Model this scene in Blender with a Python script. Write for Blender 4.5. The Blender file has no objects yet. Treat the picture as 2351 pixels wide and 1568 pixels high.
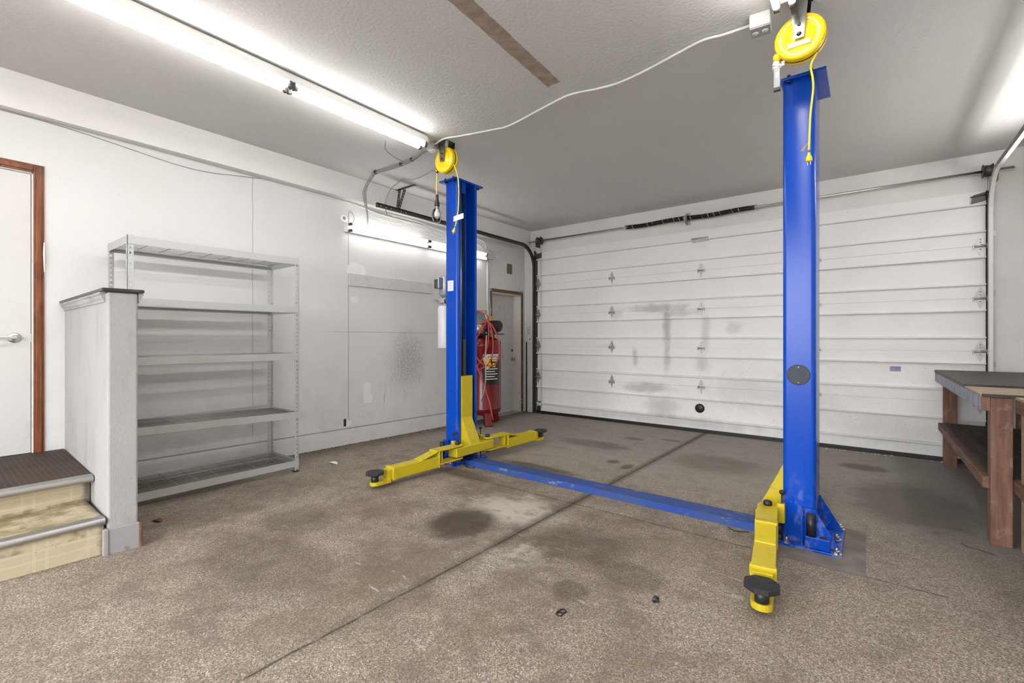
import bpy, bmesh, math, random
from mathutils import Vector, Matrix
random.seed(7)
S = bpy.context.scene
COL = S.collection
PI = math.pi

# ------------------------------------------------------------------ camera maths (metres; camera stands at x=y=0)
FPX, CXP, HYP, CAMH = 1060.0, 1175.5, 777.0, 1.28
YAW = math.atan(819.5 / 1060.0)
CC, SS = math.cos(YAW), math.sin(YAW)
def ray(x, y):
    t = (x - CXP) / FPX
    return (t * CC - SS, t * SS + CC, -(y - HYP) / FPX)
def onX(x, y, X):
    d = ray(x, y); k = X / d[0]; return Vector((X, k * d[1], CAMH + k * d[2]))
def onY(x, y, Y):
    d = ray(x, y); k = Y / d[1]; return Vector((k * d[0], Y, CAMH + k * d[2]))
def onZ(x, y, Z):
    d = ray(x, y); k = (Z - CAMH) / d[2]; return Vector((k * d[0], k * d[1], Z))
SL = 0.0142                       # the slab falls towards the garage door
def FZ(y): return SL * (6.56 - y)
XL, XR, YG, YB, ZC = -4.79, 1.22, 6.56, -2.7, 3.14

# ------------------------------------------------------------------ node helper
class NT:
    def __init__(s, name):
        s.mat = bpy.data.materials.new(name); s.mat.use_nodes = True
        s.t = s.mat.node_tree; s.t.nodes.clear()
        s.out = s.t.nodes.new('ShaderNodeOutputMaterial')
        s.bs = s.t.nodes.new('ShaderNodeBsdfPrincipled')
        s.t.links.new(s.bs.outputs[0], s.out.inputs[0])
        g = s.t.nodes.new('ShaderNodeNewGeometry'); s.pos = g.outputs['Position']
        s.sep = s.t.nodes.new('ShaderNodeSeparateXYZ'); s.t.links.new(s.pos, s.sep.inputs[0])
        s.x, s.y, s.z = s.sep.outputs
    def put(s, sock, v):
        if isinstance(v, (int, float)): sock.default_value = v
        elif isinstance(v, (tuple, list)):
            sock.default_value = tuple(v) + (1,) if (len(v) == 3 and len(sock.default_value) == 4) else v
        else: s.t.links.new(v, sock)
    def m(s, op, a, b=0.0, c=None):
        n = s.t.nodes.new('ShaderNodeMath'); n.operation = op
        s.put(n.inputs[0], a); s.put(n.inputs[1], b)
        if c is not None: s.put(n.inputs[2], c)
        return n.outputs[0]
    def rng(s, v, a, b, c=0.0, d=1.0, smooth=True):
        n = s.t.nodes.new('ShaderNodeMapRange')
        n.interpolation_type = 'SMOOTHSTEP' if smooth else 'LINEAR'
        s.put(n.inputs[0], v); s.put(n.inputs[1], a); s.put(n.inputs[2], b); s.put(n.inputs[3], c); s.put(n.inputs[4], d)
        return n.outputs[0]
    def noise(s, scale, detail=3.0, rough=.55, vec=None, col=False, stretch=None):
        n = s.t.nodes.new('ShaderNodeTexNoise')
        n.inputs['Scale'].default_value = scale; n.inputs['Detail'].default_value = detail
        n.inputs['Roughness'].default_value = rough
        v = vec or s.pos
        if stretch:
            mp = s.t.nodes.new('ShaderNodeMapping'); mp.inputs['Scale'].default_value = stretch
            s.t.links.new(v, mp.inputs[0]); v = mp.outputs[0]
        s.t.links.new(v, n.inputs['Vector'])
        return n.outputs[1] if col else n.outputs[0]
    def voro(s, scale, feature='F1', out='Color'):
        n = s.t.nodes.new('ShaderNodeTexVoronoi'); n.feature = feature
        n.inputs['Scale'].default_value = scale
        s.t.links.new(s.pos, n.inputs['Vector']); return n.outputs[out]
    def ramp(s, v, stops, const=False):
        n = s.t.nodes.new('ShaderNodeValToRGB'); cr = n.color_ramp
        if const: cr.interpolation = 'CONSTANT'
        while len(cr.elements) < len(stops): cr.elements.new(.5)
        for e, (p, c) in zip(cr.elements, stops): e.position = p; e.color = tuple(c) + (1,)
        s.put(n.inputs[0], v); return n.outputs[0]
    def mix(s, f, a, b, mode='MIX'):
        n = s.t.nodes.new('ShaderNodeMix'); n.data_type = 'RGBA'; n.blend_type = mode
        s.put(n.inputs[0], f); s.put(n.inputs[6], a); s.put(n.inputs[7], b); return n.outputs[2]
    def ell(s, a, b, ca, cb, ra, rb, warp=None, amp=.5, lo=.75, hi=1.15):
        """soft-edged spot: 1 inside, 0 outside"""
        u = s.m('DIVIDE', s.m('SUBTRACT', a, ca), ra); v = s.m('DIVIDE', s.m('SUBTRACT', b, cb), rb)
        d = s.m('SQRT', s.m('ADD', s.m('MULTIPLY', u, u), s.m('MULTIPLY', v, v)))
        if warp is not None: d = s.m('ADD', d, s.m('MULTIPLY', s.m('SUBTRACT', warp, .5), amp))
        return s.rng(d, lo, hi, 1.0, 0.0)
    def line(s, a, c, w, soft):
        return s.rng(s.m('ABSOLUTE', s.m('SUBTRACT', a, c)), w, w + soft, 1.0, 0.0)
    def box(s, a, lo, hi, soft=.004):
        return s.m('MULTIPLY', s.rng(a, lo - soft, lo + soft), s.rng(a, hi - soft, hi + soft, 1.0, 0.0))
    def bump(s, h, strength=.3, dist=.01):
        n = s.t.nodes.new('ShaderNodeBump'); n.inputs['Strength'].default_value = strength
        n.inputs['Distance'].default_value = dist
        s.t.links.new(h, n.inputs['Height']); s.t.links.new(n.outputs[0], s.bs.inputs['Normal'])
    def done(s, col, rough=.5, metal=0.0, spec=.5):
        s.put(s.bs.inputs['Base Color'], col); s.put(s.bs.inputs['Roughness'], rough)
        s.put(s.bs.inputs['Metallic'], metal); s.put(s.bs.inputs['Specular IOR Level'], spec)
        return s.mat

def paint(name, c, rough=.45, dirt=.25, dcol=(.10, .085, .07), sc=9.0, metal=0.0, bump=0.0, bsc=160.0, spec=.5):
    n = NT(name)
    k = n.rng(n.noise(sc, 5, .65), .52, .78, 0.0, dirt)
    v = n.rng(n.noise(sc * .35, 2), .3, .7, .9, 1.06, False)
    mu = n.mix(1.0, c, n.ramp(v, [(0, (0, 0, 0)), (1, (1, 1, 1))]), 'MULTIPLY') if False else c
    col = n.mix(k, mu, dcol)
    if bump: n.bump(n.noise(bsc, 2), bump, .004)
    return n.done(col, rough, metal, spec)

# ------------------------------------------------------------------ mesh helper
class MB:
    def __init__(s): s.v = []; s.f = []; s.sm = []
    def add(s, vs, fs, smooth=False):
        o = len(s.v); s.v += [Vector(p) for p in vs]
        for q in fs: s.f.append([o + i for i in q]); s.sm.append(smooth)
        return s
    def box(s, x0, x1, y0, y1, z0, z1):
        return s.hexa([(x0, y0, z0), (x1, y0, z0), (x1, y1, z0), (x0, y1, z0), (x0, y0, z1), (x1, y0, z1), (x1, y1, z1), (x0, y1, z1)])
    def hexa(s, p):
        return s.add(p, [(3, 2, 1, 0), (4, 5, 6, 7), (0, 1, 5, 4), (1, 2, 6, 5), (2, 3, 7, 6), (3, 0, 4, 7)])
    def bar(s, a, b, w, h, up=(0, 0, 1)):
        """rectangular bar from a to b, w across, h along up"""
        a, b = Vector(a), Vector(b); d = (b - a).normalized(); u = Vector(up)
        sd = d.cross(u).normalized(); u = sd.cross(d).normalized()
        P = []
        for e in (a, b):
            for i, j in ((-1, -1), (1, -1), (1, 1), (-1, 1)): P.append(e + sd * (i * w / 2) + u * (j * h / 2))
        return s.add(P, [(3, 2, 1, 0), (4, 5, 6, 7), (0, 1, 5, 4), (1, 2, 6, 5), (2, 3, 7, 6), (3, 0, 4, 7)])
    def tube(s, pts, r, n=8, caps=True, closed=False):
        pts = [Vector(p) for p in pts]; m = len(pts); rings = []
        t0 = (pts[1] - pts[0]).normalized()
        u = t0.orthogonal().normalized()
        o = len(s.v)
        for i, p in enumerate(pts):
            if closed: t = (pts[(i + 1) % m] - pts[i - 1]).normalized()
            else: t = (pts[min(i + 1, m - 1)] - pts[max(i - 1, 0)]).normalized()
            u = (u - t * u.dot(t)).normalized(); w = t.cross(u)
            rr = r[i] if isinstance(r, (list, tuple)) else r
            for k in range(n):
                a = 2 * PI * k / n; s.v.append(p + (u * math.cos(a) + w * math.sin(a)) * rr)
        for i in range(m if closed else m - 1):
            j = (i + 1) % m
            for k in range(n):
                l = (k + 1) % n
                s.f.append([o + i * n + k, o + i * n + l, o + j * n + l, o + j * n + k]); s.sm.append(True)
        if caps and not closed:
            s.f.append([o + k for k in range(n)][::-1]); s.sm.append(False)
            s.f.append([o + (m - 1) * n + k for k in range(n)]); s.sm.append(False)
        return s
    def cyl(s, a, b, r, n=20): return s.tube([a, b], r, n)
    def lathe(s, c, axis, prof, n=32, smooth=True):
        """profile of (radius, height) spun about axis through c"""
        ax = Vector(axis).normalized(); u = ax.orthogonal().normalized(); w = ax.cross(u); c = Vector(c); o = len(s.v)
        for r, h in prof:
            for k in range(n):
                a = 2 * PI * k / n; s.v.append(c + ax * h + (u * math.cos(a) + w * math.sin(a)) * max(r, 1e-5))
        for i in range(len(prof) - 1):
            for k in range(n):
                l = (k + 1) % n; s.f.append([o + i * n + k, o + i * n + l, o + (i + 1) * n + l, o + (i + 1) * n + k]); s.sm.append(smooth)
        for i in (0, len(prof) - 1):
            if prof[i][0] > 1e-4: s.f.append([o + i * n + k for k in range(n)]); s.sm.append(False)
        return s
    def ball(s, c, r, n=14, sz=1.0):
        pr = [(r * math.sin(PI * i / 10), -r * sz * math.cos(PI * i / 10)) for i in range(11)]
        return s.lathe(c, (0, 0, 1), pr, n)
    def prism(s, poly, lift, smooth=False):
        """poly: list of 3-D points, lift: extrusion vector"""
        n = len(poly); p = [Vector(q) for q in poly]; L = Vector(lift); o = len(s.v)
        s.v += p + [q + L for q in p]
        s.f.append([o + i for i in range(n)][::-1]); s.sm.append(False)
        s.f.append([o + n + i for i in range(n)]); s.sm.append(False)
        for i in range(n):
            j = (i + 1) % n; s.f.append([o + i, o + j, o + n + j, o + n + i]); s.sm.append(smooth)
        return s
    def sweep(s, path, prof):
        """path: list of (origin, normal, side) frames, prof: closed (a,b) polygon"""
        o = len(s.v); n = len(prof)
        for p, nn, sd in path:
            for a, b in prof: s.v.append(Vector(p) + Vector(nn) * a + Vector(sd) * b)
        for i in range(len(path) - 1):
            for k in range(n):
                l = (k + 1) % n; s.f.append([o + i * n + k, o + i * n + l, o + (i + 1) * n + l, o + (i + 1) * n + k]); s.sm.append(False)
        s.f.append([o + k for k in range(n)]); s.sm.append(False)
        s.f.append([o + (len(path) - 1) * n + k for k in range(n)]); s.sm.append(False)
        return s
    def build(s, name, mat, parent=None, bevel=0.0, seg=2, label=None, kind=None, ang=35):
        me = bpy.data.meshes.new(name)
        lo = Vector([min(q[i] for q in s.v) for i in range(3)]); hi = Vector([max(q[i] for q in s.v) for i in range(3)])
        c = (lo + hi) / 2
        if parent is None: c.z = lo.z
        me.from_pydata([tuple(q - c) for q in s.v], [], s.f)
        for p, f in zip(me.polygons, s.sm): p.use_smooth = f
        bm = bmesh.new(); bm.from_mesh(me); bmesh.ops.recalc_face_normals(bm, faces=bm.faces); bm.to_mesh(me); bm.free()
        me.materials.append(mat)
        ob = bpy.data.objects.new(name, me); COL.objects.link(ob)
        if parent is not None:
            ob.parent = parent; ob.location = c - wloc(parent)
        else: ob.location = c
        ob['wl'] = tuple(c)
        if bevel:
            b = ob.modifiers.new('bevel', 'BEVEL'); b.width = bevel; b.segments = seg; b.limit_method = 'ANGLE'; b.angle_limit = math.radians(ang)
        if label: ob['label'] = label
        if kind: ob['kind'] = kind
        return ob
def wloc(o):
    return Vector(o['wl'])
def thing(name, label, cat, loc, group=None):
    e = bpy.data.objects.new(name, None); COL.objects.link(e); e.location = loc; e['wl'] = tuple(loc)
    e.empty_display_size = .1
    e['label'] = label; e['category'] = cat
    if group: e['group'] = group
    return e
def tag(o, label, cat, group=None, kind=None):
    o['label'] = label; o['category'] = cat
    if group: o['group'] = group
    if kind: o['kind'] = kind
    return o
def struct(name, mb, mat, parent=None, bevel=0.0, label=None):
    o = mb.build(name, mat, parent, bevel)
    if parent is None: o['kind'] = 'structure'
    if label: o['label'] = label
    return o
def smooth_path(pts, k=8):
    """Catmull-Rom through the points"""
    p = [Vector(q) for q in pts]; p = [p[0] * 2 - p[1]] + p + [p[-1] * 2 - p[-2]]; out = []
    for i in range(1, len(p) - 2):
        a, b, c, d = p[i - 1], p[i], p[i + 1], p[i + 2]
        for j in range(k):
            t = j / k
            out.append(.5 * ((2 * b) + (c - a) * t + (2 * a - 5 * b + 4 * c - d) * t * t + (3 * b - a - 3 * c + d) * t ** 3))
    out.append(p[-2]); return out
def text_mesh(body, size):
    cu = bpy.data.curves.new('lettering', 'FONT'); cu.body = body; cu.size = size; cu.align_x = 'LEFT'
    ob = bpy.data.objects.new('lettering', cu); COL.objects.link(ob)
    dg = bpy.context.evaluated_depsgraph_get(); me = ob.evaluated_get(dg).to_mesh()
    vs = [tuple(v.co) for v in me.vertices]; fs = [tuple(p.vertices) for p in me.polygons]
    ob.evaluated_get(dg).to_mesh_clear(); bpy.data.objects.remove(ob); bpy.data.curves.remove(cu)
    return vs, fs

# ------------------------------------------------------------------ materials
def mat_floor():
    n = NT('pebble_floor')
    w1 = n.noise(2.2, 6, .62); w2 = n.noise(7.0, 5, .6); w3 = n.noise(.7, 3, .5)
    cell = n.t.nodes.new('ShaderNodeSeparateColor'); n.t.links.new(n.voro(225), cell.inputs[0])
    peb = n.ramp(cell.outputs[0], [(0, (.07, .055, .042)), (.16, (.17, .138, .105)), (.36, (.30, .25, .195)), (.60, (.41, .35, .28)), (.82, (.55, .48, .395)), (.95, (.80, .74, .64))], True)
    peb = n.mix(n.rng(cell.outputs[1], .955, .965), peb, (.30, .13, .09))
    base = n.mix(.30, peb, (.36, .305, .245))
    # brown film where cars drip, grey clean areas
    br = n.m('MULTIPLY', n.rng(w1, .38, .66), n.ell(n.x, n.y, -2.2, 1.9, 2.3, 2.1, w3, 1.2, .35, 1.2))
    base = n.mix(n.m('MULTIPLY', br, .72), base, (.165, .125, .085))
    base = n.mix(n.m('MULTIPLY', n.rng(w2, .46, .72), .55), base, (.15, .122, .095))
    # greyer slab towards the big door
    near = n.rng(n.y, 3.2, 4.6)
    base = n.mix(n.m('MULTIPLY', near, .45), base, (.42, .40, .375))
    rt = n.m('MULTIPLY', n.rng(n.x, -.3, .5), n.rng(n.y, 2.2, 4.2))  # shade over the right side, painted into the slab colour
    base = n.mix(n.m('MULTIPLY', rt, .40), base, (.20, .185, .172))
    # pale dusty patch and scuffs
    pale = n.m('MULTIPLY', n.ell(n.x, n.y, -2.02, 2.62, .42, .34, w2, 1.5, .3, 1.1), n.rng(w2, .28, .48))
    pale2 = n.m('MULTIPLY', n.ell(n.x, n.y, -1.62, 2.1, .34, .30, w2, 1.6, .3, 1.1), n.rng(w2, .46, .62))
    base = n.mix(n.m('MULTIPLY', n.m('MAXIMUM', pale, n.m('MULTIPLY', pale2, .7)), .68), base, (.66, .61, .53))
    st = n.noise(9, 4, .7, None, False, (.5, 2.4, 1))
    base = n.mix(n.m('MULTIPLY', n.m('MULTIPLY', n.rng(st, .63, .70), n.ell(n.x, n.y, -1.9, 2.2, 1.7, 1.3, w3, .8)), .7), base, (.55, .52, .47))
    # oil
    for cx, cy, rx, ry, a in ((-2.14, 2.22, .25, .30, .86), (-2.55, 3.66, .48, .10, .72), (-1.35, 2.42, .34, .30, .5), (-.97, 2.25, .20, .16, .45), (-2.9, 3.05, .40, .12, .6), (-1.14, 1.93, .10, .12, .55),
                              (-2.05, 4.32, .07, .09, .7), (-1.86, 4.22, .06, .12, .7), (-2.6, 4.95, .5, .22, .45), (-2.35, 5.55, .14, .09, .55), (-1.95, 5.75, .16, .07, .5), (-.05, 5.7, .22, .16, .6),
                              (-3.0, 1.55, .30, .22, .45), (-2.6, 1.15, .55, .30, .42), (-4.2, 1.3, .18, .5, .55), (-3.6, 3.9, .55, .35, .35), (-1.2, 4.9, .5, .4, .38), (.25, 4.6, .45, .7, .5), (-2.45, 3.35, .5, .10, .6)):
        k = n.ell(n.x, n.y, cx, cy, rx, ry, w2, 1.1, .55, 1.15)
        base = n.mix(n.m('MULTIPLY', k, a), base, (.062, .047, .030))
    # strip of dirt along the left wall
    base = n.mix(n.m('MULTIPLY', n.rng(n.m('ADD', n.x, n.m('MULTIPLY', w2, .25)), -4.55, -4.25, 1, 0), .6), base, (.10, .072, .045))
    # saw-cut joints
    j1 = n.line(n.m('ADD', n.x, n.m('MULTIPLY', n.m('SUBTRACT', w2, .5), .022)), -1.74, .003, .007)
    j2 = n.m('MULTIPLY', n.line(n.m('ADD', n.y, n.m('MULTIPLY', n.m('SUBTRACT', w2, .5), .03)), 3.0, .005, .006), n.box(n.x, -3.0, .3))
    sj = n.m('MULTIPLY', n.line(n.x, -1.745, .0, .075), n.rng(n.m('ADD', n.y, w1), .9, 2.9))
    base = n.mix(n.m('MULTIPLY', sj, .62), base, (.05, .038, .025))
    base = n.mix(n.m('MULTIPLY', n.m('MULTIPLY', n.m('MAXIMUM', j1, n.m('MULTIPLY', j2, .7)), n.rng(n.noise(13, 4, .7), .25, .60, .25, 1.0)), .85), base, (.045, .035, .026))
    # bare concrete pad around the right column
    pad = n.m('MULTIPLY', n.box(n.x, -.50, -.012), n.box(n.y, 2.985, 3.72))
    pc = n.mix(n.rng(w2, .35, .7), (.165, .142, .118), (.235, .21, .185))
    base = n.mix(.13, base, (.02, .016, .012))
    base = n.mix(pad, base, pc)
    h = n.m('ADD', n.m('MULTIPLY', cell.outputs[0], n.m('SUBTRACT', 1.0, pad)), n.m('MULTIPLY', n.m('MAXIMUM', j1, j2), -3.0))
    n.bump(h, .35, .004)
    return n.done(base, n.rng(w1, .3, .7, .62, .85), 0, .35)

def mat_wall_left():
    n = NT('painted_left_wall')
    w1 = n.noise(1.3, 4, .6); w2 = n.noise(6, 5, .65); w3 = n.noise(38, 4, .7); sp = n.noise(70, 2, .6)
    c = n.mix(n.rng(w1, .35, .7, 0, .35), (.69, .682, .67), (.63, .622, .61))
    far = n.rng(n.y, 2.9, 3.3)
    c = n.mix(n.m('MULTIPLY', far, .02), c, (.62, .61, .595))
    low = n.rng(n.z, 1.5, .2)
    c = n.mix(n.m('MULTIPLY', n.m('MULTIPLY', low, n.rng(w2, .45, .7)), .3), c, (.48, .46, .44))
    # small scuffs
    sc = n.m('MULTIPLY', n.rng(w3, .69, .72), n.rng(w2, .48, .6))
    c = n.mix(n.m('MULTIPLY', sc, .6), c, (.22, .205, .19))
    vs = n.noise(22, 4, .7, None, False, (1, 1.6, .18))
    run = n.m('MULTIPLY', n.m('MULTIPLY', n.rng(vs, .62, .72), n.ell(n.y, n.z, 4.0, .55, 1.3, .55, w2, .6, .5, 1.2)), .7)
    c = n.mix(run, c, (.20, .185, .17))
    sm = n.ell(n.y, n.z, 3.95, 1.0, .35, .42, w2, 1.2, .2, 1.2)
    c = n.mix(n.m('MULTIPLY', n.m('MULTIPLY', sm, n.rng(w3, .3, .62)), .6), c, (.22, .205, .19))
    # panel joints
    wob = n.m('MULTIPLY', n.m('SUBTRACT', n.noise(5, 2), .5), .02)
    s1 = n.m('MULTIPLY', n.line(n.m('ADD', n.y, wob), 2.03, .0018, .0035), n.rng(n.z, .3, .35))
    s2 = n.m('MULTIPLY', n.line(n.m('ADD', n.y, n.m('MULTIPLY', wob, .4)), 3.085, .003, .005), n.box(n.z, .33, 2.5))
    s3 = n.m('MULTIPLY', n.line(n.z, 1.356, .0022, .004), n.rng(n.y, 2.6, 3.1))
    s4 = n.line(n.m('SUBTRACT', n.z, n.m('MULTIPLY', n.m('SUBTRACT', 6.56, n.y), SL)), .186, .003, .004)
    s4 = n.m('MULTIPLY', s4, n.m('MULTIPLY', n.rng(n.y, .8, .85), n.rng(n.y, 5.58, 5.6, 1, 0)))
    ln = n.m('MAXIMUM', n.m('MAXIMUM', n.m('MULTIPLY', s1, .5), n.m('MULTIPLY', s2, .55)), n.m('MAXIMUM', n.m('MULTIPLY', s3, .4), n.m('MULTIPLY', s4, .75)))
    c = n.mix(ln, c, (.17, .155, .14))
    # plaster crack rings
    h = n.m('ADD', n.m('MULTIPLY', sp, .5), n.m('MULTIPLY', n.m('MAXIMUM', s1, s4), -2.0))
    wr = n.noise(9, 3, .5, None, False, (1, .8, 2.6))
    fold = n.m('MULTIPLY', n.m('MULTIPLY', wr, n.ell(n.y, n.z, 3.9, 2.72, 1.1, .14, None, 0, .5, 1.1)), 9.0)
    n.bump(n.m('ADD', h, fold), .25, .006)
    return n.done(c, .62, 0, .3)

def mat_plain_wall(name, a=(.80, .785, .765), b=(.66, .645, .63), bump=.25, sc=70, grime=0.0):
    n = NT(name)
    w1 = n.noise(1.5, 4, .6); w2 = n.noise(30, 4, .7)
    c = n.mix(n.rng(w1, .35, .7, 0, .5), a, b)
    c = n.mix(n.m('MULTIPLY', n.rng(w2, .68, .73), .45), c, (.28, .26, .24))
    if grime:
        g = n.noise(7, 6, .7, None, False, (1, 1, .35)); g2 = n.noise(26, 5, .75)
        c = n.mix(n.m('MULTIPLY', n.rng(g, .50, .74), grime), c, (.14, .135, .13))
        c = n.mix(n.m('MULTIPLY', n.m('MULTIPLY', n.rng(g2, .60, .70), n.rng(n.z, 1.1, .2)), grime * 1.4), c, (.10, .095, .09))
    n.bump(n.noise(sc, 2, .6), bump, .006)
    return n.done(c, .65, 0, .3)

def mat_ceiling():
    n = NT('textured_ceiling')
    w2 = n.noise(14, 4, .6)
    c = n.mix(n.rng(n.noise(.8, 3), .35, .7, 0, .4), (.66, .65, .635), (.60, .59, .577))
    xs = n.m('ADD', n.x, n.m('MULTIPLY', n.m('SUBTRACT', n.y, 2.3), .05))
    ed = n.m('MULTIPLY', n.m('SUBTRACT', w2, .5), .022)
    st = n.m('MULTIPLY', n.box(n.m('ADD', xs, ed), -1.855, -1.742, .003), n.rng(n.m('ADD', n.y, ed), 2.862, 2.868, 1, 0))
    sc = n.mix(n.rng(w2, .3, .7), (.30, .235, .18), (.42, .345, .28))
    c = n.mix(st, c, sc)
    n.bump(n.m('MULTIPLY', n.noise(48, 3, .55), n.m('SUBTRACT', 1.0, st)), .55, .008)
    return n.done(c, .75, 0, .25)

def mat_garage_door():
    n = NT('white_door_panel')
    w1 = n.noise(1.6, 4, .6); w2 = n.noise(7, 5, .65); w3 = n.noise(42, 4, .7)
    c = n.mix(n.rng(w1, .35, .7, 0, .5), (.88, .87, .855), (.80, .79, .775))
    for cx, cz, rx, rz, a in ((-2.42, 1.72, .52, .07, .75), (-2.28, 1.42, .07, .34, .8), (-2.28, .98, .06, .22, .6), (-2.75, .99, .05, .15, .55), (-2.55, .56, .45, .09, .7), (-2.35, .3, .30, .16, .55),
                              (-1.75, 1.35, .07, .35, .45), (-1.8, .92, .10, .16, .5), (-2.1, 1.63, .28, .06, .5), (-1.4, 1.43, .12, .10, .4), (-3.05, 1.66, .12, .12, .35), (-1.05, .6, .9, .30, .3), (-2.2, .12, 1.5, .10, .5), (0.2, .25, .6, .25, .3)):
        k = n.ell(n.x, n.z, cx, cz, rx, rz, w2, 1.5, .2, 1.2)
        c = n.mix(n.m('MULTIPLY', k, a * .62), c, (.17, .16, .15))
    lo = n.rng(n.z, 1.6, .3)
    c = n.mix(n.m('MULTIPLY', n.m('MULTIPLY', n.rng(w3, .60, .68), n.rng(w2, .45, .6)), n.m('MULTIPLY', lo, .6)), c, (.15, .14, .13))
    n.bump(n.noise(120, 2), .06, .003)
    return n.done(c, .42, 0, .4)

def mat_wood(name, a, b, axis, rough=.6, wear=None, wk=.4):
    n = NT(name)
    st = [14, 14, 14]; st[axis] = 1.2
    g = n.noise(3.0, 6, .65, None, False, tuple(st)); k = n.noise(5, 4, .6)
    c = n.mix(n.rng(g, .3, .72), a, b)
    c = n.mix(n.m('MULTIPLY', n.rng(k, .5, .75), .55), c, tuple(q * .4 for q in a))
    if wear: c = n.mix(n.m('MULTIPLY', n.rng(n.noise(11, 5, .7), .55, .66), wk), c, wear)
    n.bump(g, .3, .004)
    return n.done(c, rough, 0, .3)

def mat_vinyl():
    n = NT('cream_vinyl')
    T = .205
    u = n.m('FRACT', n.m('DIVIDE', n.m('ADD', n.y, 10.06), T)); v = n.m('FRACT', n.m('DIVIDE', n.m('ADD', n.m('ADD', n.z, n.m('MULTIPLY', n.x, -1.0)), 10.0), T))
    L = None
    for a in (u, v):
        for c0 in (.10, .90, .13, .87):
            q = n.line(a, c0, .006, .006); L = q if L is None else n.m('MAXIMUM', L, q)
    ins = n.m('MULTIPLY', n.box(u, .15, .85), n.box(v, .15, .85))
    d = n.m('MAXIMUM', n.line(n.m('SUBTRACT', u, v), 0, .010, .008), n.line(n.m('SUBTRACT', u, v), .07, .006, .008))
    L = n.m('MAXIMUM', L, n.m('MULTIPLY', d, ins))
    w = n.noise(6, 5, .65); w2 = n.noise(30, 3, .7)
    c = n.mix(n.rng(w, .3, .7, 0, .6), (.55, .475, .32), (.46, .385, .25))
    c = n.mix(n.m('MULTIPLY', L, .55), c, (.66, .59, .44))
    fl = n.m('MULTIPLY', n.box(n.z, .2, .30), n.rng(w, .42, .62))
    c = n.mix(n.m('MULTIPLY', fl, .75), c, (.17, .125, .06))
    c = n.mix(n.m('MULTIPLY', n.rng(w2, .67, .71), .6), c, (.14, .10, .055))
    dk = n.m('MULTIPLY', n.rng(n.m('ADD', n.y, n.m('MULTIPLY', w2, .06)), .64, .68), .85)
    c = n.mix(dk, c, (.10, .085, .07))
    return n.done(c, .4, 0, .5)

def mat_mat():
    n = NT('ribbed_mat')
    a = n.m('ABSOLUTE', n.m('SUBTRACT', n.m('FRACT', n.m('DIVIDE', n.y, .026)), .5))
    b = n.m('ABSOLUTE', n.m('SUBTRACT', n.m('FRACT', n.m('DIVIDE', n.x, .011)), .5))
    ka = n.rng(a, .43, .48); kb = n.rng(b, .30, .44)
    k = n.m('MAXIMUM', ka, n.m('MULTIPLY', kb, .55))
    w = n.noise(5, 4, .6)
    c = n.mix(k, n.mix(n.rng(w, .3, .7), (.028, .019, .013), (.055, .038, .027)), (.13, .095, .07))
    n.bump(k, .6, .004)
    return n.done(c, .7, 0, .3)

def mat_column_blue():
    n = NT('blue_lift_paint')
    w = n.noise(10, 5, .65, None, False, (1, 1, .5)); w2 = n.noise(45, 4, .7)
    z = n.m('SUBTRACT', n.z, n.m('MULTIPLY', n.m('SUBTRACT', 6.56, n.y), SL))
    dust = n.m('MULTIPLY', n.rng(z, .55, .05), n.rng(w, .48, .66))
    c = n.mix(n.m('MULTIPLY', dust, .5), (.0, .062, .47), (.24, .26, .40))
    c = n.mix(n.m('MULTIPLY', n.m('MULTIPLY', n.rng(w2, .70, .73), n.rng(z, 1.1, .3)), .9), c, (.55, .55, .60))
    n.bump(n.noise(230, 2, .5), .22, .0014)
    return n.done(c, n.rng(dust, 0, 1, .17, .6), 0, .36)

def mat_beam_blue():
    n = NT('scuffed_blue_paint')
    w = n.noise(4, 5, .65); w2 = n.noise(16, 5, .7, None, False, (.4, 2, 1))
    c = n.mix(n.rng(w, .4, .7, 0, .6), (.010, .055, .27), (.045, .075, .17))
    c = n.mix(n.m('MULTIPLY', n.rng(w2, .60, .68), .6), c, (.30, .33, .42))
    c = n.mix(n.m('MULTIPLY', n.rng(w2, .40, .30), .5), c, (.03, .035, .06))
    return n.done(c, .5, 0, .4)

def mat_emit(name, col, k):
    n = NT(name); n.done((.9, .9, .9), .4)
    n.bs.inputs['Emission Color'].default_value = tuple(col) + (1,); n.bs.inputs['Emission Strength'].default_value = k
    return n.mat

def mat_spring():
    n = NT('black_spring_steel')
    q = n.m('FRACT', n.m('DIVIDE', n.m('ADD', n.x, n.m('MULTIPLY', n.z, .35)), .075))
    t = n.m('MULTIPLY', n.rng(q, .10, .16, 1, 0), n.rng(n.noise(9, 2), .45, .6))
    c = n.mix(t, (.012, .012, .016), (.62, .62, .64))
    return n.done(c, .38, .2, .5)

M = {}
M['floor'] = mat_floor(); M['wall_l'] = mat_wall_left(); M['wall'] = mat_plain_wall('painted_wall')
M['ceil'] = mat_ceiling(); M['gdoor'] = mat_garage_door()
M['soffit'] = mat_plain_wall('painted_soffit', (.78, .765, .745), (.70, .685, .665), .15)
M['stucco'] = mat_plain_wall('rough_stucco', (.42, .415, .405), (.36, .355, .35), .4, 110, .30)
M['door_white'] = paint('old_white_door_paint', (.61, .597, .575), .45, .35, (.34, .32, .30), 4)
M['door_grey'] = paint('grey_door_paint', (.56, .545, .53), .5, .5, (.22, .205, .19), 12)
M['casing'] = mat_wood('red_brown_casing', (.15, .045, .018), (.27, .095, .038), 2, .35)
M['casing_old'] = mat_wood('bare_brown_casing', (.13, .065, .032), (.22, .12, .065), 2, .6, (.62, .6, .57), .5)
M['jamb'] = paint('white_jamb', (.72, .70, .67), .5, .5, (.25, .23, .21), 14)
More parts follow.
